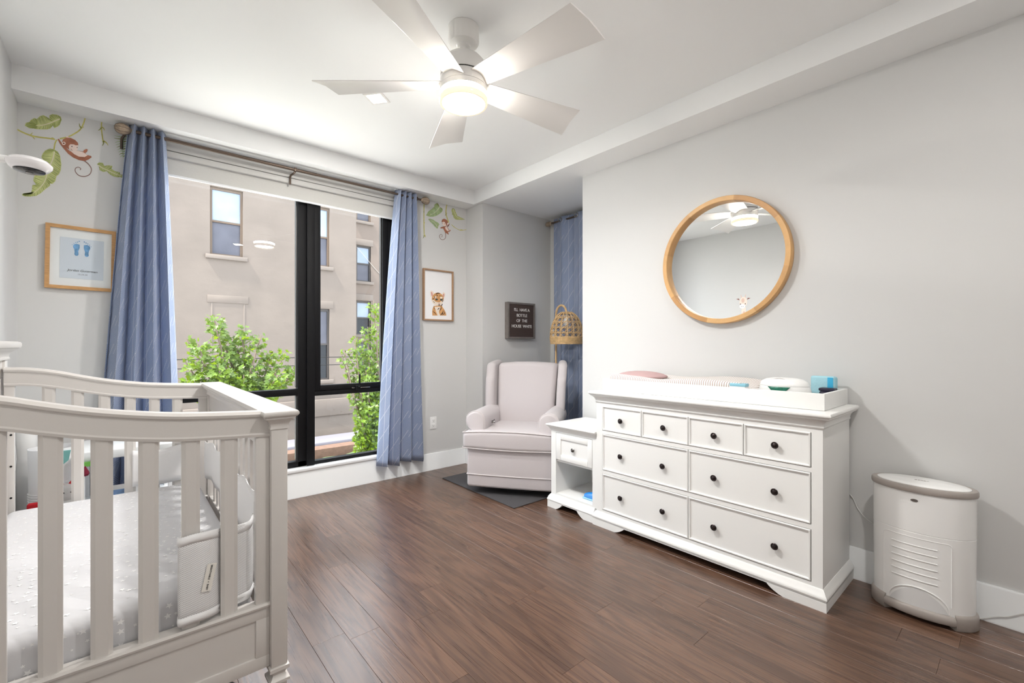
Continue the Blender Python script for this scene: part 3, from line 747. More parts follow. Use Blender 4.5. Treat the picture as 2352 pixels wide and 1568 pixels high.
obj('blue_edge', G().rbox(-.0215, .0215, -.0415, .0415, .018, .035, .004, k=2, m=(1, 2, 1)), M('sky_blue', srgb(140, 196, 214), .5), bo)

# ================================================================== NIGHTSTAND
ns = thing('nightstand', 'small white nightstand with one drawer over an open shelf', 'nightstand', (0, 0, 0))
NX = 2.362; NY0, NY1 = 1.885, 2.306
obj('carcass', G().box(NX, 2.77, NY1-.046, NY1, .05, .565).box(NX, 2.77, NY0, NY0+.038, .096, .565).box(2.755, 2.77, NY0+.038, NY1-.046, .05, .565).box(NX+.002, 2.755, NY0+.038, NY1-.046, .09, .108).box(NX+.012, 2.755, NY0+.038, NY1-.046, .338, .352).box(NX, NX+.02, NY0+.038, NY1-.046, .548, .5649), FURN, ns, smooth=False)
obj('table_top', G().rects(NX, 2.775, NY0, NY1, [(0, .560), (.004, .562), (.006, .568), (.012, .580), (.020, .586), (.021, .591), (.026, .593), (.030, .599), (.030, .603), (.027, .607)], (1, 0, .1, 1)), FURN, ns, angle=40)
pb = obj('plinth', G().rects(NX, 2.77, 1.903, NY1, [(.002, .095), (.010, .086), (.018, .072), (.018, .066), (.023, .060), (.023, .053), (.020, .05), (.020, .046)], (1, 0, .2, 1)), FURN, ns, angle=40)
obj('foot_apron', G().prism(foot_poly(1.903, NY1+.020, .082, .142, .044), 'x', NX-.020, NX+.01), FURN, pb, smooth=False)
obj('foot_side', G().box(NX+.01, 2.77, NY1-.002, NY1+.020, 0, .047), FURN, pb, smooth=False)
dw = obj('drawer', G().box(NX+.006, NX+.016, 1.926, 2.2585, .354, .546), FURN, ns, smooth=False)
obj('drawer_frame', G().cbox(NX-.001, NX+.008, 2.213, 2.2575, .356, .545, .0015).cbox(NX-.001, NX+.008, 1.926, 1.966, .356, .545, .0015).cbox(NX-.001, NX+.008, 1.967, 2.212, .505, .545, .0015).cbox(NX-.001, NX+.008, 1.967, 2.212, .356, .394, .0015), FURN, dw)
knob(dw, (NX+.006, 2.093, .446), M('pewter', srgb(120, 116, 112), .25, metal=.9), .9)
toy = thing('toy_shoe', 'shiny blue baby shoe with black dots on the nightstand shelf', 'shoe', (2.455, 2.002, .1085))
SHB = M('toy_blue', srgb(40, 140, 224), .22, coat=.6)
def sfn(x, y, z):
    t = (y+.06)/.12
    z2 = z*(.45+.55*min(1, max(0, 1-t*1.0)+.25)); return (x*(1-.25*max(0, t-.6)), y, z2)
sh = obj('shoe_body', G().rbox(-.034, .034, -.07, .06, 0, .058, .024, k=4, m=(3, 6, 2), fn=sfn), SHB, toy, angle=70)
obj('sole', G().rbox(-.035, .035, -.071, .061, 0, .012, .006, k=2, m=(1, 1, 1)), M('toy_pale_blue', srgb(150, 205, 240), .3), toy)
for k in range(9):
    obj('dot', G().lathe([(.005, 0), (.004, .003), (.0005, .004)], (-.02+.02*(k % 3), -.055+.032*(k//3), .047-.008*(k//3)), 'z', 10), BLACK, sh)

# ================================================================== DIAPER PAIL
pl = thing('diaper_pail', 'white oval diaper pail with taupe rim and foot pedal', 'diaper pail', (2.675, .322, 0), 0)
def oval(r, z, ax=.108, ay=.171): return [((ax+r)*math.cos(2*PI*k/48)*(1 if abs(math.cos(2*PI*k/48)) else 1), (ay+r)*math.sin(2*PI*k/48), z) for k in range(48)]
def ov(prof, cap=True): return G().loft([oval(r, z) for r, z in prof], cap=cap)
obj('body', ov([(-.003, .05), (-.002, .30), (-.001, .372), (-.0025, .373), (-.0025, .375), (-.001, .376), (-.001, .545)]), WHITEP, pl)
# base ring, open in front for the pedal
gb = G(); R = []
for k in range(-20, 21):
    a = k/20*(PI-.72); c_, s_ = math.cos(a), math.sin(a)
    sec = [(.002, .0), (.006, .005), (.006, .052), (.003, .060), (-.006, .066), (-.03, .066), (-.03, 0)]
    R.append([((.108+r)*c_, (.171+r)*s_, z) for r, z in sec])
gb.loft(R); obj('base_ring', gb, GREYP, pl, angle=40)
gp_ = G(); R = []
for k in range(-12, 13):
    a = PI+k/12*.70; c_, s_ = math.cos(a), math.sin(a)
    up = .012*math.cos(k/12*PI/2)
    sec = [(.004, .018), (.010, .026), (.010, .045+up*.3), (.004, .053+up*.4), (-.03, .060+up), (-.05, .055+up), (-.05, .02)]
    R.append([((.108+r)*c_, (.171+r)*s_, z) for r, z in sec])
gp_.loft(R); obj('pedal', gp_, GREYP, pl, angle=40)
obj('rim', ov([(-.004, .545), (.004, .547), (.006, .553), (.006, .566), (.003, .572), (-.006, .574), (-.014, .571)]), GREYP, pl, angle=40)
obj('lid', ov([(-.015, .570), (-.0155, .574), (-.022, .577), (-.045, .580), (-.09, .582), (-.107, .5825)]), WHITEP, pl, angle=40)
def pail_x(y, o=0.0): return -(.106+o)*math.sqrt(max(0, 1-(y/(.169+o))**2))
# raised front panel with ridges and the arched toe recess
def panel_edge(pts, r=.0016): return G().tube([(pail_x(y, .0005), y, z) for y, z in pts], r, 6)
obj('panel_outline', panel_edge([(.120, .07+.27*k/10) for k in range(11)]+[(.118, .345), (.112, .35)]+[(.10-.19*k/14, .352) for k in range(15)]+[(-.098, .348), (-.102, .34)]+[(-.102, .34-.25*k/10) for k in range(11)]), WHITEP, pl)
for k in range(6):
    obj('ridge', panel_edge([(.090-.150*j/12, .318-.0292*k) for j in range(13)], .0022), WHITEP, pl)
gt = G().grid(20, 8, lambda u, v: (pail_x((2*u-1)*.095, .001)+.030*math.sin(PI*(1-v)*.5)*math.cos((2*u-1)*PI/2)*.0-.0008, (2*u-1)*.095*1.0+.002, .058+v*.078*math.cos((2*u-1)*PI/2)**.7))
obj('toe_arch', panel_edge([(.098*math.cos(PI*k/22)+.002, .062+.080*math.sin(PI*k/22)) for k in range(23)], .0028), WHITEP, pl)
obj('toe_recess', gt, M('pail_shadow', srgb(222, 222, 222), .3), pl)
obj('badge', G().loft([[(pail_x(.012+.0125*math.cos(2*PI*k/20), o), .012+.0125*math.cos(2*PI*k/20), .513+.006*math.sin(2*PI*k/20)) for k in range(20)] for o in (0.0, .0025)]), CHROME, pl)
lt = obj('lettering', text_mesh('dekor', .02, .0003), GREYP, pl); lt.location = (-.012, 0, .5832); lt.rotation_euler = (0, 0, -PI/2)

# cables along the right wall
CORD = M('white_cord', srgb(232, 232, 230), .4)
tag(obj('power_cord', G().tube(spline([(2.80, .62, .43), (2.8055, .597, .398), (2.8055, .581, .358), (2.8055, .554, .321), (2.8055, .511, .291), (2.805, .45, .27), (2.805, .40, .262)], 5), .0026, 6), CORD), 'thin white cord hanging down the wall beside the dresser', 'cord')
tag(obj('power_cord', G().tube(spline([(2.79, .19, .006), (2.775, .16, .005), (2.782, .137, .012), (2.789, .101, .033), (2.7895, .07, .046), (2.789, .025, .08), (2.79, -.04, .12)], 5), .0026, 6), CORD), 'thin white cord lying over the baseboard beside the diaper pail', 'cord')

# ================================================================== WING CHAIR ON ITS MAT
mt_ = obj('floor_mat', G().cbox(-.0, .98, -.0, .97, 0, .008, .003), MATB); mt_.location = (2.117, 2.44, 0.0003); mt_.rotation_euler = (0, 0, math.radians(0))
tag(mt_, 'dark grey rectangular rubber floor mat under the armchair', 'floor mat')
chx, chy = 2.235, 2.660
ch = thing('wing_chair', 'pale grey upholstered wing-back glider armchair in the corner', 'armchair', (chx, chy, .0083), math.atan2(-.81, .586))
obj('swivel_base', G().lathe([(.24, 0), (.25, .004), (.25, .016), (.10, .03), (.05, .045), (.05, .075)], (0.02, .36, 0), seg=32), M('black_metal', (.015, .015, .015), .5), ch)
def hull(x, y, z): return (x+.02, y+.012*math.cos((x)/.36*PI/2)*(-1 if y < .2 else 0), z)
bs = obj('base', G().rbox(-.355, .345, .012, .66, .052, .36, .022, k=3, m=(12, 4, 2), fn=hull), UPH, ch, angle=60)
def ring_pipe(z, o=.002): 
    pts = []
    for k in range(13):
        xx = -.352+.694*k/12; pts.append(hull(xx, .012-o, z))
    return G().tube([(-.357+.02, .5, z)]+[(-.357+.02, .3, z), (-.357+.02, .04, z)]+pts+[(.347+.02, .04, z), (.347+.02, .4, z)], .0042, 7)
obj('skirt_piping', ring_pipe(.152), PIPE, bs)
def cush(x, y, z):
    cx = 1-min(1, (x/.38)**2); z2 = z+(.018*cx if z > .42 else -.006*cx if z < .40 else 0)*max(0, 1-max(0, y-.4)*2)
    y2 = y-.014*cx*(1 if y < .1 else 0)
    return (x+.02, y2, z2)
cu_ = obj('seat_cushion', G().rbox(-.385, .385, -.012, .15, .357, .487, .032, k=4, m=(14, 4, 2), fn=cush).rbox(-.235, .235, .10, .60, .357, .487, .028, k=4, m=(10, 8, 2), fn=cush), UPH, ch, angle=60)
for zz in (.480, .364):
    pts = [cush(-.380+.76*k/14, -.006, zz+(.002 if zz > .4 else -.002)) for k in range(15)]
    obj('cushion_piping', G().tube([cush(-.387, .12, zz), cush(-.387, .02, zz)]+pts+[cush(.387, .02, zz), cush(.387, .12, zz)], .0042, 7), PIPE, cu_)
def arm(sg):
    prof = []
    R = .078; cx_, cz_ = .298, .565
    prof.append((.222, .37))
    for k in range(19):
        a = PI-(k/18)*(PI*1.38); prof.append((cx_+R*math.cos(a), cz_+R*math.sin(a)))
    prof += [(.345, .47), (.350, .37)]
    rings = []
    n = 14
    for i, (y, s_) in enumerate([(.050, .86), (.054, .94), (.064, .985), (.08, 1.0), (.2, 1.0), (.35, 1.0), (.50, .99), (.60, .97), (.63, .9)]):
        rings.append([(sg*(.29+(px-.29)*s_)+.02, y, .50+(pz-.50)*s_ + .0) for px, pz in prof])
    a_ = obj('arm', G().loft(rings), UPH, ch, angle=50)
    obj('arm_piping', G().tube([(sg*(.29+(px-.29)*1.0)+.02, .066, .50+(pz-.50)*1.0) for px, pz in prof], .0042, 7), PIPE, a_)
arm(-1); arm(1)
def bfn(x, y, z):
    t = (z-.36)/(1.02-.36); y2 = y+.12*t-.03*math.sin(PI*min(1, max(0, t)))*(1 if y < .6 else 0)
    wx = x*(.92+.13*t); y2 -= (.028*(1-(x/.27)**2) if y < .6 else 0)
    z2 = z+(.016*(1-(x/.27)**2) if z > .95 else 0)
    return (wx+.03, y2, z2)
obj('backrest', G().rbox(-.265, .265, .525, .665, .40, 1.005, .04, k=4, m=(12, 3, 14), fn=bfn), UPH, ch, angle=60)
def wing(sg):
    def wf(x, y, z):
        t = (z-.58)/(1.03-.58); fr = max(0, (.72-y)/.26)
        y2 = y+.10*t+(.03*(t-.5)**2*4-.0)*fr
        zz = z-(.05*fr*fr if z > .9 else 0)*0.5
        x2 = x+.035*fr*.9-.012*(1-t)
        return (sg*(x2)+.03, y2, zz)
    return obj('wing', G().rbox(.262, .342, .455, .70, .585, 1.035, .035, k=4, m=(2, 6, 12), fn=wf), UPH, ch, angle=60)
wing(-1); wing(1)
obj('recline_lever', G().lathe([(.012, 0), (.014, .006), (.008, .012), (.006, .03)], (-.205+.02, .22, .535), 'x', 12).tube([(-.175, .22, .535), (-.172, .25, .55)], .005, 6), CHROME, ch)
obj('back_panel', G().rbox(-.30, .30, .66, .72, .10, 1.0, .03, k=3, m=(4, 1, 6), fn=lambda x, y, z: (x+.03, y+.10*max(0, (z-.36))/.66, z)), UPH, ch, angle=60)

# ================================================================== WICKER LAMP
lp = thing('floor_lamp', 'wicker dome floor lamp on a bent rattan pole behind the armchair', 'lamp', (3.215, 3.075, 0))
SCN = Vector((0, -.142, 0))                        # shade axis
obj('base', G().lathe([(.13, 0), (.135, .004), (.135, .016), (.12, .02), (.02, .022)], seg=32), RATTAN, lp)
arc = [(0, 0, .02), (0, 0, .8), (0, 0, 1.40)]+[(0, -.071+.071*math.cos(PI*k/10), 1.475+.095*math.sin(PI*k/10)) for k in range(11)]+[(0, -.142, 1.44)]
obj('pole', G().tube(arc, .0105, 10), RATTAN, lp)
def dome(h_):                                      # radius of the shade at height above its rim
    t = h_/.31; return .158*math.sqrt(max(.0, 1-max(0, (t-.15)/.87)**2.3)) if t > .15 else .150+.008*(t/.15)
sh_ = thing_p = link(bpy.data.objects.new('lamp_shade', None), lp); sh_.location = (0, -.142, 1.195)
def dp_(a, h_, o=0.0): r = dome(h_)+o; return (r*math.cos(a), r*math.sin(a), h_)
for hh in (.105, .155, .205, .25):
    obj('hoop', G().tube([dp_(2*PI*k/36, hh) for k in range(36)], .0034, 5, closed=True), RATTAN, sh_)
gwv = G()
for k in range(16):
    gwv.tube([dp_(2*PI*k/16, .305*j/12, .001) for j in range(13)], .0036, 5)
for sg in (-1, 1):
    for k in range(16):
        a0 = 2*PI*(k+.5)/16
        gwv.tube([dp_(a0+sg*j/10*PI*.62, .06+.235*j/10, .002*sg) for j in range(11)], .0026, 5)
obj('woven_strips', gwv, RATTAN, sh_)
gr = G()
for j, hh in enumerate((.0, .008, .016, .024, .033, .042, .052, .062)):
    gr.tube([dp_(2*PI*k/40, hh, .003+.003*math.sin(k*PI+j*PI)) for k in range(40)], .0052, 5, closed=True)
obj('woven_rim', gr, RATTAN, sh_)
obj('crown_cap', G().lathe([(.058, .283), (.045, .298), (.025, .308), (.004, .311)], seg=24), RATTAN, sh_)
obj('bulb_holder', G().lathe([(.02, .30), (.02, .25), (.028, .24), (.034, .20), (.02, .175), (.002, .17)], seg=16), WHITEP, sh_)

# ================================================================== PICTURES AND SIGN
def frame(par, x0, x1, z0, z1, y, t, bw, m):
    """four mitred bars"""
    c = [(x0, z0), (x1, z0), (x1, z1), (x0, z1)]; i = [(x0+bw, z0+bw), (x1-bw, z0+bw), (x1-bw, z1-bw), (x0+bw, z1-bw)]
    for k in range(4):
        k2 = (k+1) % 4; P = [c[k], c[k2], i[k2], i[k]]
        obj('frame_bar', G().prism(P, 'y', y, y+t), m, par, smooth=False)
fp = thing('framed_picture', 'oak framed print of blue baby footprints beside the left curtain', 'picture', (-.207, YW-.001, 1.698), 0)
fp.rotation_euler = (0, math.radians(.8), 0)
fw, fh_ = .152, .187
frame(fp, -fw, fw, -fh_, fh_, -.022, .022, .019, OAK)
obj('mat_board', G().box(-fw+.018, fw-.018, -.010, -.006, -fh_+.018, fh_-.018), PAPER, fp, smooth=False)
obj('print', G().box(-.092, .098, -.0115, -.010, -.122, .118), M('print_blue', srgb(216, 222, 232), .7), fp, smooth=False)
FT1 = M('foot_blue', srgb(112, 160, 204), .8, var=.35, vscale=45)
def poly(name, pts, y, m, par, t=.0006): return obj(name, G().prism(pts, 'y', y-t, y), m, par, smooth=False)
for sg, xo in ((-1, -.022), (1, .022)):
    sole = [(.013*a*1.0, b) for a, b in ((-1.0, .070), (.2, .074), (1.05, .066), (1.2, .054), (.75, .038), (.6, .022), (.72, .010), (.3, .002), (-.35, .002), (-.7, .012), (-.55, .03), (-1.0, .05))]
    poly('footprint', [(xo+sg*a, b+.012) for a, b in sole], -.0116, FT1, fp)
    for k in range(5):
        a = k/4; r = .0032-.0012*a; cx_, cz_ = xo+sg*(-.011+.030*a), .092+.006-.013*a*a*1.6+(.004 if k in (0,) else 0)
        poly('toe_print', [(cx_+r*math.cos(2*PI*q/8), cz_+r*math.sin(2*PI*q/8)) for q in range(8)], -.0116, FT1, fp)
def text_on(par, txt, size, loc, m, shear=0.0, spacing=1.0, depth=.0004):
    o = obj('lettering', text_mesh(txt, size, depth, shear=shear, spacing=spacing), m, par); o.location = loc; o.rotation_euler = (PI/2, 0, 0); return o
GINK = M('grey_ink', srgb(58, 60, 66), .7); LINK = M('light_ink', srgb(140, 142, 150), .7)
text_on(fp, 'Jordan Guterman', .0185, (.006, -.0118, -.074), GINK, .25)
text_on(fp, '10.24.20', .0125, (.006, -.0118, -.096), LINK)
obj('glazing', G().box(-fw+.018, fw-.018, -.0150, -.0142, -fh_+.018, fh_-.018), GLASS, fp, smooth=False)

tp = thing('framed_picture', 'slim brown framed portrait of a tiger cub beside the right curtain', 'picture', (2.26, YW-.001, 1.657))
tw, thh = .166, .243
frame(tp, -tw, tw, -thh, thh, -.024, .024, .013, OAKD)
obj('print', G().box(-tw+.012, tw-.012, -.008, -.004, -thh+.012, thh-.012), PAPER, tp, smooth=False)
T_O = M('tiger_orange', srgb(214, 160, 104), .8, var=.2, vscale=40); T_C = M('tiger_cream', srgb(240, 226, 210), .8); T_B = M('tiger_black', srgb(48, 40, 38), .8)
T_P = M('tiger_pink', srgb(214, 160, 150), .8); T_E = M('tiger_eye', srgb(84, 122, 124), .6)
def tgp(pts): # crop pixels of the photograph's print -> metres in the frame
    out = []
    for (x, y) in pts:
        q = onY(960+x*.0957, 600+y*.0957, YW-.008); out.append((q.x-2.26, q.z-1.657))
    return out
def ell(cx_, cy_, rx, ry, n=14, rot=0): return [(cx_+rx*math.cos(2*PI*k/n)*math.cos(rot)-ry*math.sin(2*PI*k/n)*math.sin(rot), cy_+rx*math.cos(2*PI*k/n)*math.sin(rot)+ry*math.sin(2*PI*k/n)*math.cos(rot)) for k in range(n)]
yl = -.0082
def tl(name, pts, m, lay): poly(name, tgp(pts), yl-.0007*lay, m, tp, .0005)
tl('cub_body', [(375,1070),(350,1140),(340,1210),(345,1300),(680,1300),(665,1230),(630,1160),(590,1100),(570,1060)], T_O, 0)
tl('cub_chest', [(400,1090),(420,1180),(470,1300),(530,1300),(500,1220),(520,1150),(540,1090)], T_C, 1)
for e in ([(290,730),(320,700),(370,730),(395,790),(340,870),(305,850)], [(570,790),(610,735),(650,770),(640,850),(610,900),(570,850)]): tl('cub_ear', e, T_C, 1)
for e in ([(305,745),(330,730),(355,790),(345,840),(320,830)], [(590,800),(615,770),(632,800),(620,860),(596,850)]): tl('cub_inner_ear', e, T_P, 2)
tl('cub_head', ell(470, 905, 142, 155, 22), T_O, 2)
tl('cub_cheek', [(335,920),(345,990),(395,1040),(470,1070),(540,1060),(590,1000),(605,930),(560,950),(520,985),(480,985),(420,970),(380,930)], T_C, 3)
tl('cub_brow', ell(415, 862, 34, 26), T_C, 3); tl('cub_brow', ell(555, 872, 30, 24), T_C, 3)
for c_ in ((442, 915), (556, 922)): tl('cub_eye_rim', ell(*c_, 30, 22), T_B, 4); tl('cub_eye', ell(*c_, 19, 15), T_E, 5); tl('cub_pupil', ell(*c_, 8, 10), T_B, 6)
tl('cub_nose', [(470,1005),(530,1005),(502,1030)], T_P, 5); tl('cub_mouth', [(495,1030),(507,1030),(512,1048),(540,1052),(500,1060),(462,1052),(490,1046)], T_B, 5)
for s_ in ([(425,780),(470,750),(520,765),(515,778),(470,768),(432,796)], [(440,830),(462,808),(470,818),(450,845)], [(540,815),(555,835),(548,848),(533,826)], [(385,850),(400,835),(400,890),(390,895)], [(345,900),(370,880),(374,895),(350,925)],
           [(360,955),(400,985),(392,992),(356,965)], [(560,960),(605,930),(606,945),(570,975)], [(545,1060),(580,1020),(590,1030),(555,1070)], [(470,1140),(505,1110),(505,1135),(460,1165)], [(372,1080),(385,1130),(420,1165),(380,1140)],
           [(560,1080),(550,1140),(500,1220),(540,1130)], [(345,1190),(400,1225),(440,1290),(390,1235)], [(600,1180),(570,1240),(525,1295),(585,1260)], [(640,1200),(610,1260),(570,1295),(625,1265)], [(430,850),(440,870),(425,880)], [(500,800),(508,840),(496,840)], [(585,890),(612,905),(590,915)]):
    tl('cub_stripe', s_, T_B, 6)

lb = thing('letter_board', 'dark brown letter board sign hanging on the alcove wall', 'sign', (3.055, YA-.001, 1.43))
BRD = M('board_frame_grey', srgb(118, 112, 108), .6, var=.12, vscale=30); 
lw, lh = .186, .183
frame(lb, -lw, lw, -lh, lh, -.05, .05, .018, BRD)
obj('board', G().box(-lw+.017, lw-.017, -.040, -.01, -lh+.017, lh-.017), M('board_dark', srgb(74, 62, 60), .75, var=.15, vscale=40, stretch=(1, 1, 14)), lb, smooth=False)
for k in range(34):
    zz = -lh+.022+k*.01; 
    if zz < lh-.02: obj('groove_rib', G().box(-lw+.018, lw-.018, -.0425, -.040, zz, zz+.0055), M('board_rib', srgb(82, 68, 64), .8), lb, smooth=False)
LET = M('letter_white', srgb(236, 234, 232), .5)
for t_, z_, sx_ in (("I'LL  HAVE A", .108, 0), ('BOTTLE', .052, 0), ('OF  THE', -.002, 0), ('HOUSE  WHITE', -.058, 0)):
    text_on(lb, t_, .043, (.005, -.0435, z_), LET, depth=.001, spacing=.92)

# ================================================================== ROUND MIRROR
mr = thing('round_mirror', 'round wall mirror in a light oak frame above the dresser', 'mirror', (XR-.001, 1.253, 1.702))
MIR = M('mirror_glass', (.9, .91, .91), .0, metal=1.0)
for k in range(8):
    a0 = 2*PI*k/8+.22; rings = []
    for j in range(13):
        a = a0+(2*PI/8)*j/12*.999; rr_ = [(.388, 0), (.389, -.002), (.389, -.046), (.386, -.05), (.362, -.05), (.359, -.047), (.357, -.012), (.357, 0)]
        rings.append([(xx, r*math.cos(a), r*math.sin(a)) for r, xx in rr_])
    shade_ = (srgb(206, 160, 104), srgb(220, 176, 120), srgb(198, 150, 96), srgb(214, 168, 110))[k % 4]
    obj('frame_segment', G().loft(rings), M('oak_segment_%d' % (k % 4), shade_, .4, var=.08, vscale=14), mr, angle=40)
obj('mirror_plate', G().lathe([(.0005, -.014), (.358, -.014), (.358, -.002), (.0005, -.002)], (0, 0, 0), 'x', 64), MIR, mr, smooth=False)

# ================================================================== SMALL WALL THINGS
ot = thing('wall_outlet', 'white double wall outlet beside the right curtain', 'outlet', (2.210, YW-.0005, .441))
pt_ = obj('cover_plate', G().rbox(-.036, .036, -.006, 0, -.058, .058, .003, k=2, m=(1, 1, 1)), WHITEP, ot)
for zz in (-.024, .024):
    sk = obj('socket', G().rbox(-.017, .017, -.0075, -.004, zz-.019, zz+.019, .0016, k=1, m=(1, 1, 1)), WHITEP, ot)
    obj('slot', G().box(-.008, -.006, -.0078, -.007, zz-.002, zz+.008).box(.006, .008, -.0078, -.007, zz-.001, zz+.007).lathe([(.0024, 0), (.0024, -.0006)], (0, -.0073, zz-.008), 'y', 10), BLACK, sk)
bmn = thing('baby_monitor', 'white disc-shaped baby monitor camera on a wall arm over the crib', 'baby monitor', (-.195, 1.72, 1.655))
K = .70
def sc(L): return [(r*K, z*K) for r, z in L]
obj('housing', G().lathe(sc([(.002, .026), (.03, .0245), (.052, .017), (.063, .004), (.062, -.006), (.052, -.018), (.046, -.022)]), (0, 0, 0), seg=40), M('monitor_white', srgb(244, 242, 244), .15, coat=.5), bmn)
ll = obj('lens_disc', G().lathe(sc([(.044, -.020), (.042, -.026), (.03, -.030), (.002, -.031)]), seg=36), M('lens_black', (.01, .01, .013), .12), bmn)
obj('lens', G().lathe(sc([(.010, -.029), (.010, -.033), (.006, -.0345), (.001, -.0345)]), seg=18), CHROME, ll)
obj('wall_arm', G().tube([(-.03, 0, .003), (-.09, 0, .001), (XL+.195+.006, 0, -.004)], .010, 12), WHITEP, bmn)
obj('wall_plate', G().lathe([(.03, 0), (.03, .006), (.02, .010), (.012, .010)], (XL+.195+.0005, 0, -.004), 'x', 20), WHITEP, bmn)

# ------------------------------------------------------------------ wall stickers (thin printed vinyl)
LGR = M('leaf_green', srgb(194, 201, 138), .7, var=.2, vscale=22); LG2 = M('leaf_green_cool', srgb(166, 188, 144), .7, var=.25, vscale=30)
LDK = M('leaf_dark', srgb(140, 152, 88), .7); LRB = M('leaf_rib', srgb(226, 218, 196), .7); VIN = M('vine_olive', srgb(196, 190, 108), .7, var=.2, vscale=30); VND = M('vine_dark', srgb(148, 152, 88), .7)
LMD = M('leaf_mid', srgb(166, 172, 92), .7)
MBR = M('monkey_brown', srgb(166, 108, 84), .75, var=.2, vscale=30); MBD = M('monkey_dark', srgb(128, 78, 60), .75); MSK = M('monkey_skin', srgb(238, 218, 208), .75); MTL = M('monkey_tail', srgb(146, 122, 116), .75)
def mapA(p): q = onY(20+p[0]*.14667, 240+p[1]*.14667, YW-.001); return (q.x, q.z)
def mapB(p): q = onY(960+p[0]*.06376, 460+p[1]*.06376, YW-.001); return (q.x, q.z)
def mapG(p):                                        # giraffe sticker on the left wall, (across, up) in metres
    return p
def stk(par, name, pts, m, lay, mp):
    o_ = Vector(par.location); P = [mp(p) for p in pts]
    return obj(name, G().prism([(a-o_.x, b-o_.z) for a, b in P], 'y', -.0004-.0003*lay-.0003, -.0004-.0003*lay), m, par, smooth=False)
def stroke_poly(pts, w):
    P = spline([(p[0], p[1], 0) for p in pts], 5); n = len(P); L, R_ = [], []
    for i, p in enumerate(P):
        t = P[min(i+1, n-1)]-P[max(i-1, 0)]; t = t.normalized() if t.length else Vector((1, 0, 0)); nn = Vector((-t.y, t.x, 0))
        ww = w if not isinstance(w, tuple) else w[0]+(w[1]-w[0])*i/(n-1)
        L.append((p+nn*ww)[:2]); R_.append((p-nn*ww)[:2])
    return L+R_[::-1]
def sticker(name, label, cat, mp, at):
    a = mp(at); return thing(name, label, cat, (a[0], YW-.0004, a[1]))
def leaf(name, label, outline, rib, mp, m=LGR, veins=9, grp=None):
    t = sticker(name, label, 'wall sticker', mp, rib[0])
    stk(t, 'blade', outline, m, 0, mp)
    R_ = spline([(p[0], p[1], 0) for p in rib], 6); cen = [sum(p[i] for p in outline)/len(outline) for i in (0, 1)]
    size = max(p[0] for p in outline)-min(p[0] for p in outline)
    gg = 0
    for k in range(len(outline)):                   # darker watercolour strokes from the rib to the margin
        p = outline[k]; q = outline[(k+1) % len(outline)]
        for f in (.0, .33, .66):
            e = Vector((p[0]+(q[0]-p[0])*f, p[1]+(q[1]-p[1])*f, 0))
            b = min(R_, key=lambda r: (r-e).length)
            i = R_.index(b); b = R_[max(0, i-2)]
            s0 = b.lerp(e, .18); s1 = b.lerp(e, .93)
            if (s1-s0).length > size*.03:
                stk(t, 'vein', stroke_poly([(s0.x, s0.y), (s1.x, s1.y)], (size*.003, size*.011) if gg % 2 else (size*.002, size*.006)), LDK if gg % 3 else LMD, 1, mp); gg += 1
    stk(t, 'midrib', stroke_poly(rib, (size*.014, size*.006)), LRB, 2, mp)
    return t
leaf('leaf_sticker', 'banana leaf wall sticker above the lying monkey, nearest the ceiling', [(250,330),(270,285),(320,275),(345,240),(400,210),(440,225),(490,180),(540,165),(600,195),(640,240),(635,170),(680,150),(760,160),(815,190),(830,240),(815,270),(800,320),(760,350),(715,370),(690,330),(655,375),(600,390),(500,390),(430,385),(380,375),(320,370)], [(800,225),(740,250),(620,300),(520,325),(440,335)], mapA)
leaf('leaf_sticker', 'large drooping banana leaf wall sticker behind the baby monitor', [(205,1405),(225,1398),(300,1402),(345,1395),(362,1340),(370,1260),(430,1255),(385,1190),(400,1120),(450,1080),(430,1000),(450,900),(480,865),(560,900),(510,820),(530,770),(570,720),(640,690),(710,700),(770,740),(805,800),(815,870),(825,940),(815,1030),(790,1090),(750,1120),(730,1200),(690,1240),(640,1240),(650,1270),(580,1320),(500,1390),(430,1430),(330,1442),(250,1436),(215,1424)], [(715,735),(690,860),(640,970),(600,1090),(560,1210),(480,1310),(380,1390)], mapA)
leaf('leaf_sticker', 'small leaf wall sticker by the monkey foot, next to the curtain', [(1385,930),(1420,905),(1475,915),(1500,960),(1560,950),(1625,960),(1610,1005),(1660,1040),(1740,1060),(1750,1100),(1800,1095),(1830,1130),(1790,1150),(1740,1135),(1710,1140),(1640,1125),(1580,1090),(1540,1045),(1480,1055),(1430,1030),(1420,980)], [(1400,950),(1480,1000),(1580,1045),(1680,1090),(1780,1120)], mapA, LGR)
leaf('leaf_sticker', 'broad green leaf wall sticker beside the right rod finial', [(290,540),(330,470),(370,400),(450,345),(530,280),(590,220),(590,150),(650,110),(700,95),(740,150),(760,220),(760,290),(830,270),(890,310),(885,380),(840,440),(760,500),(660,560),(540,590),(420,590)], [(780,240),(720,320),(650,400),(560,470),(420,530)], mapB, LG2)
leaf('leaf_sticker', 'small pointed green leaf wall sticker left of the hanging monkey', [(370,670),(440,660),(540,690),(640,760),(720,800),(780,870),(720,880),(740,930),(700,960),(720,1000),(680,1015),(600,940),(540,860),(460,790),(400,720)], [(700,940),(620,840),(520,750),(420,690)], mapB, LG2)
leaf('leaf_sticker', 'curled yellow-green leaf wall sticker in the corner by the pier', [(1210,330),(1240,285),(1290,290),(1330,330),(1350,400),(1390,490),(1420,560),(1510,600),(1600,640),(1690,690),(1600,700),(1500,700),(1420,700),(1340,680),(1280,610),(1270,540),(1220,510),(1240,460),(1210,410)], [(1270,310),(1300,420),(1360,540),(1480,640),(1650,680)], mapB, LGR)
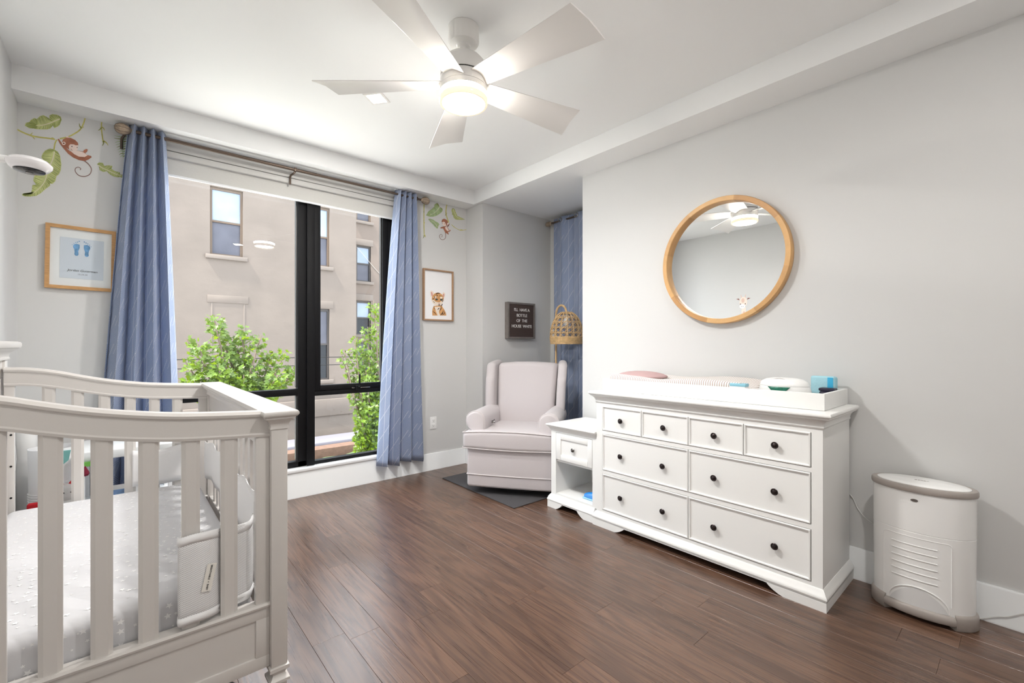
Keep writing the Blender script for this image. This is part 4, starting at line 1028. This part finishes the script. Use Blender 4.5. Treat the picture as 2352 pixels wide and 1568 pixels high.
# fern frond by the left finial
fr_ = sticker('fern_sticker', 'green fern frond wall sticker half behind the left curtain', 'wall sticker', mapA, (1800, 480))
stk(fr_, 'stem', stroke_poly([(1800, 470), (1795, 600), (1785, 720), (1790, 840)], (7, 3)), LG2, 1, mapA)
for k in range(9):
    y_ = 485+k*38; ln_ = 150-abs(k-1)*9-k*4
    for sg in (-1, 1):
        stk(fr_, 'frond', stroke_poly([(1798, y_+22), (1798+sg*ln_*.5, y_+14), (1798+sg*ln_, y_+34 if k > 1 else y_+2)], (9, 2)), LG2 if (k+sg) % 3 else LDK, 0, mapA)
# vines
def vine(label, lines, buds, mp, w=12, m=VIN):
    t = sticker('vine_sticker', label, 'wall sticker', mp, lines[0][0])
    for l in lines: stk(t, 'vine', stroke_poly(l, w), m, 0, mp)
    for (x_, y_, dx, dy, bw) in buds: stk(t, 'bud_leaf', stroke_poly([(x_, y_), (x_+dx*.5+dy*.12, y_+dy*.5-dx*.12), (x_+dx, y_+dy)], (bw, bw*.25)), VND if dx < 0 else VIN, 1, mp)
vine('olive vine wall sticker the lying monkey hangs from', [[(115, 380), (220, 435), (350, 485), (470, 510), (600, 525), (720, 545)], [(800, 535), (930, 505), (1040, 450), (1120, 390), (1170, 300), (1195, 215)], [(755, 550), (725, 610), (710, 700)]], [(345, 480, 60, 65, 12), (345, 480, 35, -40, 10), (670, 525, 60, 30, 13), (1140, 370, -35, -75, 14), (1140, 370, 40, -20, 10)], mapA, 11)
vine('short hanging vine wall sticker left of the rod finial', [[(1455, 265), (1452, 360), (1462, 470), (1480, 590)]], [(1450, 360, -50, 45, 12), (1450, 350, 55, 55, 12), (1482, 570, -15, 75, 14), (1482, 570, 75, 70, 14)], mapA, 10)
vine('long straight vine wall sticker below the right rod finial', [[(220, 120), (215, 430), (215, 800), (225, 1240)]], [(218, 430, -5, -50, 18), (228, 830, 25, -45, 14), (225, 1260, -45, 100, 22), (232, 1240, 45, 90, 20)], mapB, 15)
vine('vine wall sticker the small monkey swings on', [[(1040, 160), (1015, 300), (1010, 480), (1040, 600), (1075, 700), (1110, 800)]], [(1015, 500, 40, -50, 16), (1015, 500, -45, 40, 14)], mapB, 17)
vine('short curved vine wall sticker right of the small monkey', [[(1210, 870), (1290, 950), (1400, 1020), (1520, 1075), (1640, 1070), (1740, 1055)]], [(1280, 930, 20, 50, 20), (1520, 1070, 110, 10, 20)], mapB, 9)
# monkeys
mk = sticker('monkey_sticker', 'brown monkey wall sticker lying back on a vine', 'wall sticker', mapA, (1000, 700))
stk(mk, 'tail', stroke_poly([(1180, 875), (1250, 935), (1295, 1010), (1270, 1090), (1190, 1125), (1100, 1110), (1045, 1050), (1045, 1000), (1090, 980), (1130, 1005), (1115, 1025)], (9, 5)), MTL, 0, mapA)
stk(mk, 'body', [(765,545),(785,535),(830,600),(900,680),(960,730),(1060,720),(1170,735),(1230,790),(1290,805),(1300,825),(1250,860),(1190,885),(1100,870),(1010,830),(930,770),(860,690),(800,610)], MBR, 1, mapA)
stk(mk, 'belly', [(970,730),(1060,722),(1160,740),(1235,795),(1190,822),(1100,815),(1030,780)], MSK, 2, mapA)
stk(mk, 'head', [(835,590),(850,545),(900,520),(970,522),(1040,555),(1085,600),(1092,640),(1020,700),(940,700),(880,660),(845,630)], MBR, 2, mapA)
stk(mk, 'face', [(940,650),(965,622),(1020,625),(1050,640),(1088,635),(1085,665),(1075,715),(1030,730),(980,722),(945,690)], MSK, 3, mapA)
stk(mk, 'ear', ell(862, 608, 30, 26), MSK, 3, mapA); stk(mk, 'inner_ear', ell(862, 608, 15, 13), MBD, 4, mapA)
for c_ in ((990, 657, 9), (1072, 673, 7)): stk(mk, 'eye', ell(c_[0], c_[1], c_[2], c_[2]), GINK, 4, mapA)
stk(mk, 'smile', stroke_poly([(975, 690), (985, 712), (1000, 715)], 3), MBD, 4, mapA)
stk(mk, 'foot', [(1165,745),(1175,715),(1215,695),(1240,705),(1225,745),(1200,760)], MBR, 3, mapA)
stk(mk, 'hand', [(895,515),(905,495),(940,500),(945,520)], MSK, 2, mapA)
m2 = sticker('monkey_sticker', 'small brown monkey wall sticker swinging beside the right curtain', 'wall sticker', mapB, (1000, 1000))
stk(m2, 'tail', stroke_poly([(985, 1170), (1000, 1260), (980, 1370), (900, 1420), (820, 1390), (780, 1310), (795, 1240), (840, 1225), (875, 1260), (865, 1315), (830, 1305)], (11, 7)), MTL, 0, mapB)
stk(m2, 'body', [(905,940),(980,930),(1060,960),(1110,1040),(1110,1130),(1080,1150),(1110,1210),(1095,1235),(1050,1200),(985,1170),(940,1080),(905,1010),(820,1010),(800,985),(850,960)], MBR, 1, mapB)
stk(m2, 'belly', [(970,960),(1040,960),(1090,1040),(1095,1110),(1050,1100),(995,1040)], MSK, 2, mapB)
stk(m2, 'arm', [(1040,930),(1080,960),(1130,880),(1140,840),(1115,830),(1090,880)], MBD, 1, mapB)
stk(m2, 'foot', [(1100,1135),(1150,1055),(1180,1080),(1120,1145)], MBR, 2, mapB)
stk(m2, 'head', [(850,760),(870,690),(940,660),(1020,690),(1070,740),(1085,810),(1060,890),(1010,930),(940,900),(870,820)], MBR, 2, mapB)
stk(m2, 'face', [(865,790),(910,770),(960,775),(990,830),(1020,900),(980,930),(930,920),(885,880)], MSK, 3, mapB)
stk(m2, 'ear', ell(1078, 848, 34, 34), MSK, 3, mapB)
for c_ in ((872, 828), (950, 850)): stk(m2, 'eye', ell(*c_, 10, 12), GINK, 4, mapB)
# giraffe on the left wall, seen in the mirror
gf = thing('giraffe_sticker', 'pale giraffe wall sticker on the left wall, seen in the mirror', 'wall sticker', (XL+.0004, 2.45, 1.55), PI/2)
def gfp(name, pts, m, lay): return obj(name, G().prism([(a, b) for a, b in pts], 'y', -.0003*lay-.0006, -.0003*lay-.0003), m, gf, smooth=False)
GC = M('giraffe_cream', srgb(240, 226, 214), .75); GS = M('giraffe_spot', srgb(226, 196, 182), .75); GD = M('giraffe_brown', srgb(140, 96, 88), .75)
gfp('neck', [(-.04,-.35),(.04,-.35),(.02,.12),(-.03,.12)], GC, 0)
for k in range(5): gfp('spot', ell(-.008+.02*(k % 2), -.25+.075*k, .014, .022, 8), GS, 1)
gfp('head', ell(0, .19, .048, .068, 16), GC, 1); gfp('muzzle', ell(.012, .135, .036, .030, 14), PAPER, 2); gfp('forehead', ell(.004, .21, .02, .03, 12), GS, 2)
for sg in (-1, 1):
    gfp('ear', [(sg*.045, .215), (sg*.09, .235), (sg*.055, .24)], GD, 2); gfp('horn', [(sg*.018, .25), (sg*.026, .285), (sg*.034, .283), (sg*.028, .245)], GS, 2)
    gfp('eye', ell(sg*.03+.005, .165, .006, .008, 8), GINK, 3); gfp('nostril', ell(sg*.01+.012, .132, .004, .004, 8), GINK, 3)

# ================================================================== TOYS BETWEEN CRIB AND WINDOW
st = thing('side_table', 'low white two-tier toy table behind the crib', 'table', (-.07, 3.28, 0))
obj('table_top', G().cbox(-.12, .27, -.2, .2, .60, .645, .006), TRIM, st)
obj('shelf', G().cbox(-.12, .27, -.2, .2, .30, .33, .004), TRIM, st)
for a in (-.11, .24):
    for b in (-.19, .17): obj('leg', G().cbox(a, a+.02, b, b+.02, 0, .60, .002), TRIM, st)
pc = thing('photo_card', 'small white framed photo of a blue sky leaning on the toy table shelf', 'photo frame', (-.005, 3.14, .334))
cf = obj('card', G().box(-.075, .075, 0, .006, 0, .11), PAPER, pc); cf.rotation_euler = (-.25, 0, 0)
ci_ = obj('picture', G().box(-.05, .01, -.001, 0, .03, .085), M('photo_blue', srgb(128, 160, 205), .5, var=.4, vscale=20), pc); ci_.rotation_euler = (-.25, 0, 0)
bk2 = tag(obj('picture_book', G().cbox(-.07, .07, -.05, .05, 0, .014, .002), M('book_cover', srgb(196, 160, 140), .6, var=.5, vscale=12)), 'thin picture book lying on the toy table shelf', 'book'); bk2.location = (-.10, 3.17, .331); bk2.rotation_euler = (0, 0, .5)
hm = thing('toy_basket', 'white fabric toy basket with ribbed base behind the crib', 'basket', (-.288, 3.30, 0))
obj('bucket', G().lathe([(.075, 0), (.082, .004), (.088, .3), (.093, .655), (.089, .655), (.083, .30), (.073, .01)], seg=32), WHITEF, hm)
for k in range(10): obj('rib', G().tube([((.0885+.0008*k/3)*math.cos(2*PI*q/28), (.0885+.0008*k/3)*math.sin(2*PI*q/28), .32+.0125*k) for q in range(28)], .003, 5, closed=True), WHITEF, hm)
wh = obj('whale_patch', G().prism([(-.01, .0), (.07, .0), (.062, -.05), (.035, -.075), (.005, -.055)], 'y', -.098, -.090), M('teal_felt', srgb(120, 176, 172), .9), hm); wh.location = (.0, 0, .645)
rd = thing('reindeer_toy', 'small white plush reindeer with red antlers behind the crib slats', 'toy', (-.232, 3.165, .40))
obj('head', G().rbox(-.03, .03, -.024, .024, 0, .085, .022, k=4, m=(1, 1, 3), fn=lambda x, y, z: (x*(.75+.4*z/.085), y, z)), M('plush_white', srgb(236, 232, 230), .95), rd, angle=70)
REDF = M('red_felt', srgb(206, 34, 46), .85)
for sg in (-1, 1): obj('antler', G().tube([(sg*.014, 0, .08), (sg*.03, 0, .105), (sg*.048, 0, .118)], [.008, .007, .004], 7).tube([(sg*.03, 0, .104), (sg*.026, 0, .128)], [.006, .003], 6), REDF, rd)
for sg in (-1, 1): obj('eye', G().lathe([(.004, 0), (.003, -.003), (.0004, -.004)], (sg*.014+.006, -.0235, .045), 'y', 8), BLACK, rd)
obj('body', G().rbox(-.035, .035, -.025, .025, -.1, .01, .024, k=3, m=(1, 1, 1)), M('plush_white', (1,1,1)), rd, angle=70)
rb = thing('red_bow_toy', 'red cloth flower toy on a white stalk behind the crib', 'toy', (-.337, 3.14, 0))
obj('stalk', G().tube([(0, 0, 0), (.0, 0, .36)], .008, 8), WHITEP, rb)
for k, (dx, dz) in enumerate(((-.004, .395), (.012, .36), (-.012, .352))): obj('petal', G().rbox(-.024, .024, -.012, .012, -.026, .026, .0118, k=3, m=(1, 1, 1)), REDF, rb).location = (dx, 0, dz)
hu = thing('humidifier', 'white rounded humidifier standing behind the headboard end', 'humidifier', (-.405, 3.5, 0))
obj('tank', G().lathe([(.04, 0), (.043, .006), (.043, .5), (.036, .58), (.038, .62), (.042, .66), (.043, .70), (.04, .74), (.03, .765), (.004, .77)], seg=32), WHITEP, hu)
obj('hose', G().tube(spline([(.035, -.03, .62), (.075, -.05, .585), (.07, -.055, .55), (.085, -.05, .525), (.11, -.05, .52)], 5), .005, 7), WHITEP, hu)
hg = thing('hanging_charm', 'burgundy drop charm with a green leaf hanging under the toy table top', 'charm', (-.15, 3.07, .6))
obj('leaf', G().prism([(-.02, .0), (.03, .0), (.026, -.022), (.0, -.024), (-.02, -.014)], 'y', -.003, .003), M('lime_felt', srgb(126, 200, 92), .9), hg)
obj('drop', G().lathe([(.001, -.018), (.006, -.03), (.014, -.048), (.016, -.058), (.011, -.068), (.001, -.071)], (-.008, 0, 0), seg=16), M('burgundy_felt', srgb(132, 26, 54), .8), hg)

# ================================================================== OUTSIDE
STUC = M('stucco_beige', srgb(91, 82, 76), .9, bump=1.0, bscale=3.0, var=.08, vscale=1.2)
STU2 = M('stucco_beige_far', srgb(95, 84, 77), .9, bump=.8, bscale=3.0, var=.08, vscale=.9)
STON = M('stone_sill', srgb(95, 86, 80), .85, bump=.3, bscale=12)
YFC = 14.0; GZ = -2.6
CORX = 5.51
def facade(name, label, m, x0, x1, y0, y1, z0, z1, wins, group=None):
    t = thing(name, label, 'building', ((x0+x1)/2, y0, GZ)); o = Vector(t.location)
    # wall with real openings: horizontal strips between window edges
    xs = sorted({x0, x1, *[q for w_ in wins for q in (w_[0], w_[1])]}); zs = sorted({z0, z1, *[q for w_ in wins for q in (w_[2], w_[3])]})
    g = G()
    for i in range(len(xs)-1):
        for j in range(len(zs)-1):
            cx_, cz_ = (xs[i]+xs[i+1])/2, (zs[j]+zs[j+1])/2
            if any(w_[0] < cx_ < w_[1] and w_[2] < cz_ < w_[3] for w_ in wins): continue
            g.add([(xs[i]-o.x, 0, zs[j]-o.z), (xs[i+1]-o.x, 0, zs[j]-o.z), (xs[i+1]-o.x, 0, zs[j+1]-o.z), (xs[i]-o.x, 0, zs[j+1]-o.z)], [(0, 1, 2, 3)])
    for w_ in wins:                                 # reveals
        a, b, c_, d = w_[0]-o.x, w_[1]-o.x, w_[2]-o.z, w_[3]-o.z; dp = .16
        g.add([(a,0,c_),(b,0,c_),(b,0,d),(a,0,d),(a,dp,c_),(b,dp,c_),(b,dp,d),(a,dp,d)], [(0,1,5,4),(1,2,6,5),(2,3,7,6),(3,0,4,7)])
    D_ = y1-y0; W0, W1, H0, H1 = x0-o.x, x1-o.x, z0-o.z, z1-o.z
    g.add([(W0,0,H0),(W0,D_,H0),(W0,D_,H1),(W0,0,H1),(W1,0,H0),(W1,D_,H0),(W1,D_,H1),(W1,0,H1)], [(0,1,2,3),(4,7,6,5),(3,2,6,7),(1,5,6,2)])
    obj('wall', g, m, t, smooth=False)
    for w_ in wins:
        a, b, c_, d = w_[0]-o.x, w_[1]-o.x, w_[2]-o.z, w_[3]-o.z; fm = w_[4]; mid = (c_+d)/2; e = .055
        wo = obj('window', G().box(a, a+e, .05, .13, c_, d).box(b-e, b, .05, .13, c_, d).box(a+e, b-e, .05, .13, d-e*1.3, d).box(a+e, b-e, .05, .13, c_, c_+e*.8).box(a+e, b-e, .06, .13, mid-.025, mid+.025), fm, t, smooth=False)
        obj('pane', G().box(a+e, b-e, .09, .10, mid+.025, d-e*1.3), w_[5], wo, smooth=False)
        obj('pane', G().box(a+e, b-e, .105, .115, c_+e*.8, mid-.025), w_[6], wo, smooth=False)
        obj('sill', G().cbox(a-.1, b+.1, -.07, .12, c_-.11, c_, .01), STON, wo)
    return t
FB = M('far_window_brown', srgb(72, 56, 42), .6); FD = M('far_window_dark', srgb(40, 34, 32), .6)
GLB = M('far_glass_blind', srgb(120, 130, 146), .3, var=.08, vscale=3, spec=.15); GLD = M('far_glass_dark', srgb(72, 72, 80), .3, var=.1, vscale=3, spec=.15); GLK = M('far_glass_black', srgb(30, 32, 36), .2, spec=.2)
w1 = (1.64, 2.39, 3.56, 5.35, FB, GLB, GLD); w2 = (3.96, 4.69, 3.56, 5.35, FB, GLB, GLD); w3 = (3.96, 4.69, .14, 2.28, FD, GLD, GLK)
bA = facade('beige_building', 'beige stucco building close across the street with brown sash windows', STUC, -6.5, CORX, YFC, 20, GZ, 7.2, [w1, w2, w3, (-.9, -.15, 3.56, 5.35, FB, GLB, GLD), (-3.2, -2.45, 3.56, 5.35, FB, GLB, GLD)])
oA = Vector(bA.location)
def relief(n, x0, x1, z0, z1, d=.03): return obj(n, G().cbox(x0-oA.x, x1-oA.x, -d, .01, z0-oA.z, z1-oA.z, .01), STUC, bA)
relief('lintel', 1.58, 2.52, 2.30, 2.50, .015); relief('lintel', 3.90, 4.80, 2.30, 2.52, .015)
relief('blind_window_jamb', 1.66, 1.70, .6, 2.30, .010); relief('blind_window_jamb', 2.40, 2.44, .6, 2.30, .010)
relief('string_course', -6.5, CORX+.05, -.95, -.45, .10); relief('base_course', -6.5, CORX, GZ, -.95, .05)
obj('wall_pipe', G().lathe([(.06, 0), (.06, -.3)], (3.2-oA.x, -.02, -1.3-oA.z), 'y', 12), M('pipe_dark', (.03, .03, .03), .6), bA)
YF2 = 17.0
w5 = [(6.70, 7.28, z_, z_+1.45, FD, GLB if i % 2 else GLD, GLK) for i, z_ in enumerate((-1.9, .25, 1.38-.02, 3.62, 5.92))]
w5 = [(6.70, 7.28, -1.75, -.35, FD, GLD, GLK), (6.70, 7.28, .12, 1.3, FD, GLD, GLK), (6.70, 7.28, 1.6, 2.9, FD, GLB, GLK), (6.70, 7.28, 3.66, 5.05, FD, GLB, GLD), (6.70, 7.28, 6.0, 7.3, FB, GLB, GLD)]
bB = facade('beige_building', 'taller beige building farther back with dark narrow windows', STU2, CORX+.02, 14, YF2, 22, GZ, 8.4, w5)
for z_ in (5.06, 2.92):
    obj('lintel', G().cbox(6.62-bB.location.x, 7.36-bB.location.x, -.04, .02, z_-GZ, z_+.24-GZ, .01), STON, bB)
gd = struct('ground', G().box(-30, 30, 3.9, 40, GZ-.2, GZ), M('street_concrete', srgb(205, 202, 196), .95, var=.15, vscale=2))
# low roof with brown parapet just outside, grass in front
pv = thing('low_wall', 'low brown brick garden wall with pale coping below the window', 'wall', (3.0, 11.2, GZ))
obj('wall', G().box(-6, 6, 0, .5, 0, 1.27), M('brown_brick', srgb(84, 62, 50), .9, bump=.5, bscale=20, var=.2, vscale=8), pv)
obj('coping', G().cbox(-6, 6, .42, 1.3, 1.22, 1.34, .01), M('coping_pale', srgb(92, 90, 98), .6), pv)
gh = tag(obj('hedge', G().rbox(-6, 6, -.25, .25, 0, 1.12, .15, k=3, m=(60, 4, 3), fn=lambda x, y, z: (x, y+.1*noise.noise((x*3, y*3, z*3)), z+(.1*noise.noise((x*2, y*2, 7)) if z > .5 else 0))), M('hedge_green', srgb(66, 84, 48), .9, var=.35, vscale=9)), 'low green hedge in front of the brown wall outside', 'hedge'); gh.location = (3.0, 10.85, GZ)
for i, (dz, Yw) in enumerate(((0, 9.6), (-.16, 9.6), (.02, 9.9))):
    if i < 2:
        pts = [(-3+13*k/24, Yw, .93+dz+.002*(k-12)**2*.02) for k in range(25)]
        tag(obj('utility_wire', G().tube(pts, .008, 5), BLACK), ('upper black utility wire crossing in front of the beige building', 'lower black utility wire crossing in front of the beige building')[i], 'wire')
tag(obj('utility_wire', G().tube([(6.72, 16.985, 4.95), (7.4, 16.985, 4.25), (8.4, 16.985, 3.3)], .008, 5), GREYP), 'pale cable slanting past the dark narrow windows outside', 'wire')

# ------------------------------------------------------------------ maples
LEAFM = M('maple_leaf', srgb(66, 90, 16), .5, var=.6, vscale=7)
def leaf_shader():
    k = NT(LEAFM); nt = LEAFM.node_tree
    tr_ = k.n('ShaderNodeBsdfTranslucent'); tr_.inputs[0].default_value = (*srgb(116, 136, 8), 1)
    mx = k.n('ShaderNodeMixShader'); mx.inputs[0].default_value = .4
    k.link(k.b.outputs[0], mx.inputs[1]); k.link(tr_.outputs[0], mx.inputs[2]); k.link(mx.outputs[0], nt.nodes['Material Output'].inputs[0])
leaf_shader()
BARK = M('maple_bark', srgb(92, 78, 68), .9, bump=.4, bscale=30)
LOB = [(0, -.5), (.12, -.18), (.42, -.25), (.34, -.02), (.5, .2), (.22, .22), (.16, .3), (0, .62), (-.16, .3), (-.22, .22), (-.5, .2), (-.34, -.02), (-.42, -.25), (-.12, -.18)]
def maple(name, label, Y0, base_px, shoots, seed, dens=1.35, lsize=.088):
    r_ = random.Random(seed)
    b0 = onY(*base_px, Y0); t = thing(name, label, 'tree', (b0.x, Y0, GZ), group='young maple trees outside'); o = Vector(t.location)
    gl, gb = G(), G()
    fork = Vector((b0.x, Y0, b0.z))
    gb.tube([(0, 0, 0), (.03, 0, (fork.z-GZ)*.5), fork-o], [.085, .07, .05], 9)
    def twig_leaf(p, d):
        n = Vector((r_.gauss(0, .5), r_.gauss(-.5, .5), r_.gauss(.65, .45))).normalized(); a = (d-n*d.dot(n)); a = a.normalized() if a.length > .01 else n.orthogonal().normalized()
        a = (a+Vector((r_.gauss(0, .5), r_.gauss(0, .5), r_.gauss(-.35, .4)))).normalized(); a = (a-n*a.dot(n)).normalized(); b = n.cross(a); s_ = lsize*r_.uniform(.6, 1.15)
        vs = [p+(b*x_+a*(y_+.5)+n*(.18*abs(x_)))*s_ for x_, y_ in LOB]; vs.append(p+a*.5*s_)
        gl.add(vs, [(i, (i+1) % 14, 14) for i in range(14)])
    for (px, py, yo, spread, nl) in shoots:
        e = onY(px, py, Y0+yo); mid = fork.lerp(e, .5)+Vector((r_.uniform(-.08, .08), 0, -.08))
        pth = spline([fork-o, mid-o, e-o], 8); gb.tube(pth, [.03*(1-i/len(pth))+.005 for i in range(len(pth))], 6)
        for i in range(int(nl*dens)):
            f = r_.uniform(.28, 1.0)**.8; p = pth[min(len(pth)-1, int(f*(len(pth)-1)))]
            d = Vector((r_.gauss(0, 1), r_.gauss(0, 1), r_.gauss(.2, .7))).normalized(); sp_ = spread*(1.15-f*.75)
            twig_leaf(p+d*sp_*r_.uniform(.1, 1)**.6, d)
    obj('branches', gb, BARK, t); lo_ = obj('foliage', gl, LEAFM, t, smooth=False); lo_['kind'] = 'stuff'
    return t
maple('maple_tree', 'bushy young maple tree outside the left window pane', 8.0, (555, 960), [(490, 725, 0, .24, 150), (505, 760, .2, .22, 120), (455, 790, -.2, .25, 150), (428, 778, .1, .12, 50), (555, 752, .1, .20, 120), (600, 770, -.1, .18, 100), (545, 800, .2, .3, 160), (620, 815, .2, .22, 130), (655, 808, 0, .16, 70), (675, 850, 0, .18, 110), (640, 860, -.3, .25, 140), (500, 840, -.3, .3, 180), (560, 860, -.2, .35, 220), (600, 880, .3, .3, 160), (425, 830, 0, .12, 60), (430, 875, -.2, .16, 110), (470, 880, 0, .22, 120), (690, 845, .2, .12, 50)], 11)
maple('maple_tree', 'tall leafy maple tree outside the right window pane', 8.6, (868, 1060), [(858, 690, 0, .22, 160), (872, 720, .3, .28, 160), (845, 750, 0, .24, 160), (815, 770, -.1, .18, 110), (790, 800, 0, .16, 90), (830, 805, .1, .28, 200), (865, 800, .2, .35, 240), (785, 815, .1, .12, 60), (840, 850, -.2, .35, 240), (880, 860, 0, .4, 260), (900, 780, .3, .35, 220), (910, 900, 0, .4, 240), (845, 930, -.3, .32, 240), (830, 960, -.3, .28, 200), (865, 950, -.2, .36, 260), (890, 990, 0, .38, 260), (825, 1000, -.2, .2, 120), (860, 1000, -.3, .3, 200), (820, 880, 0, .15, 60)], 23)
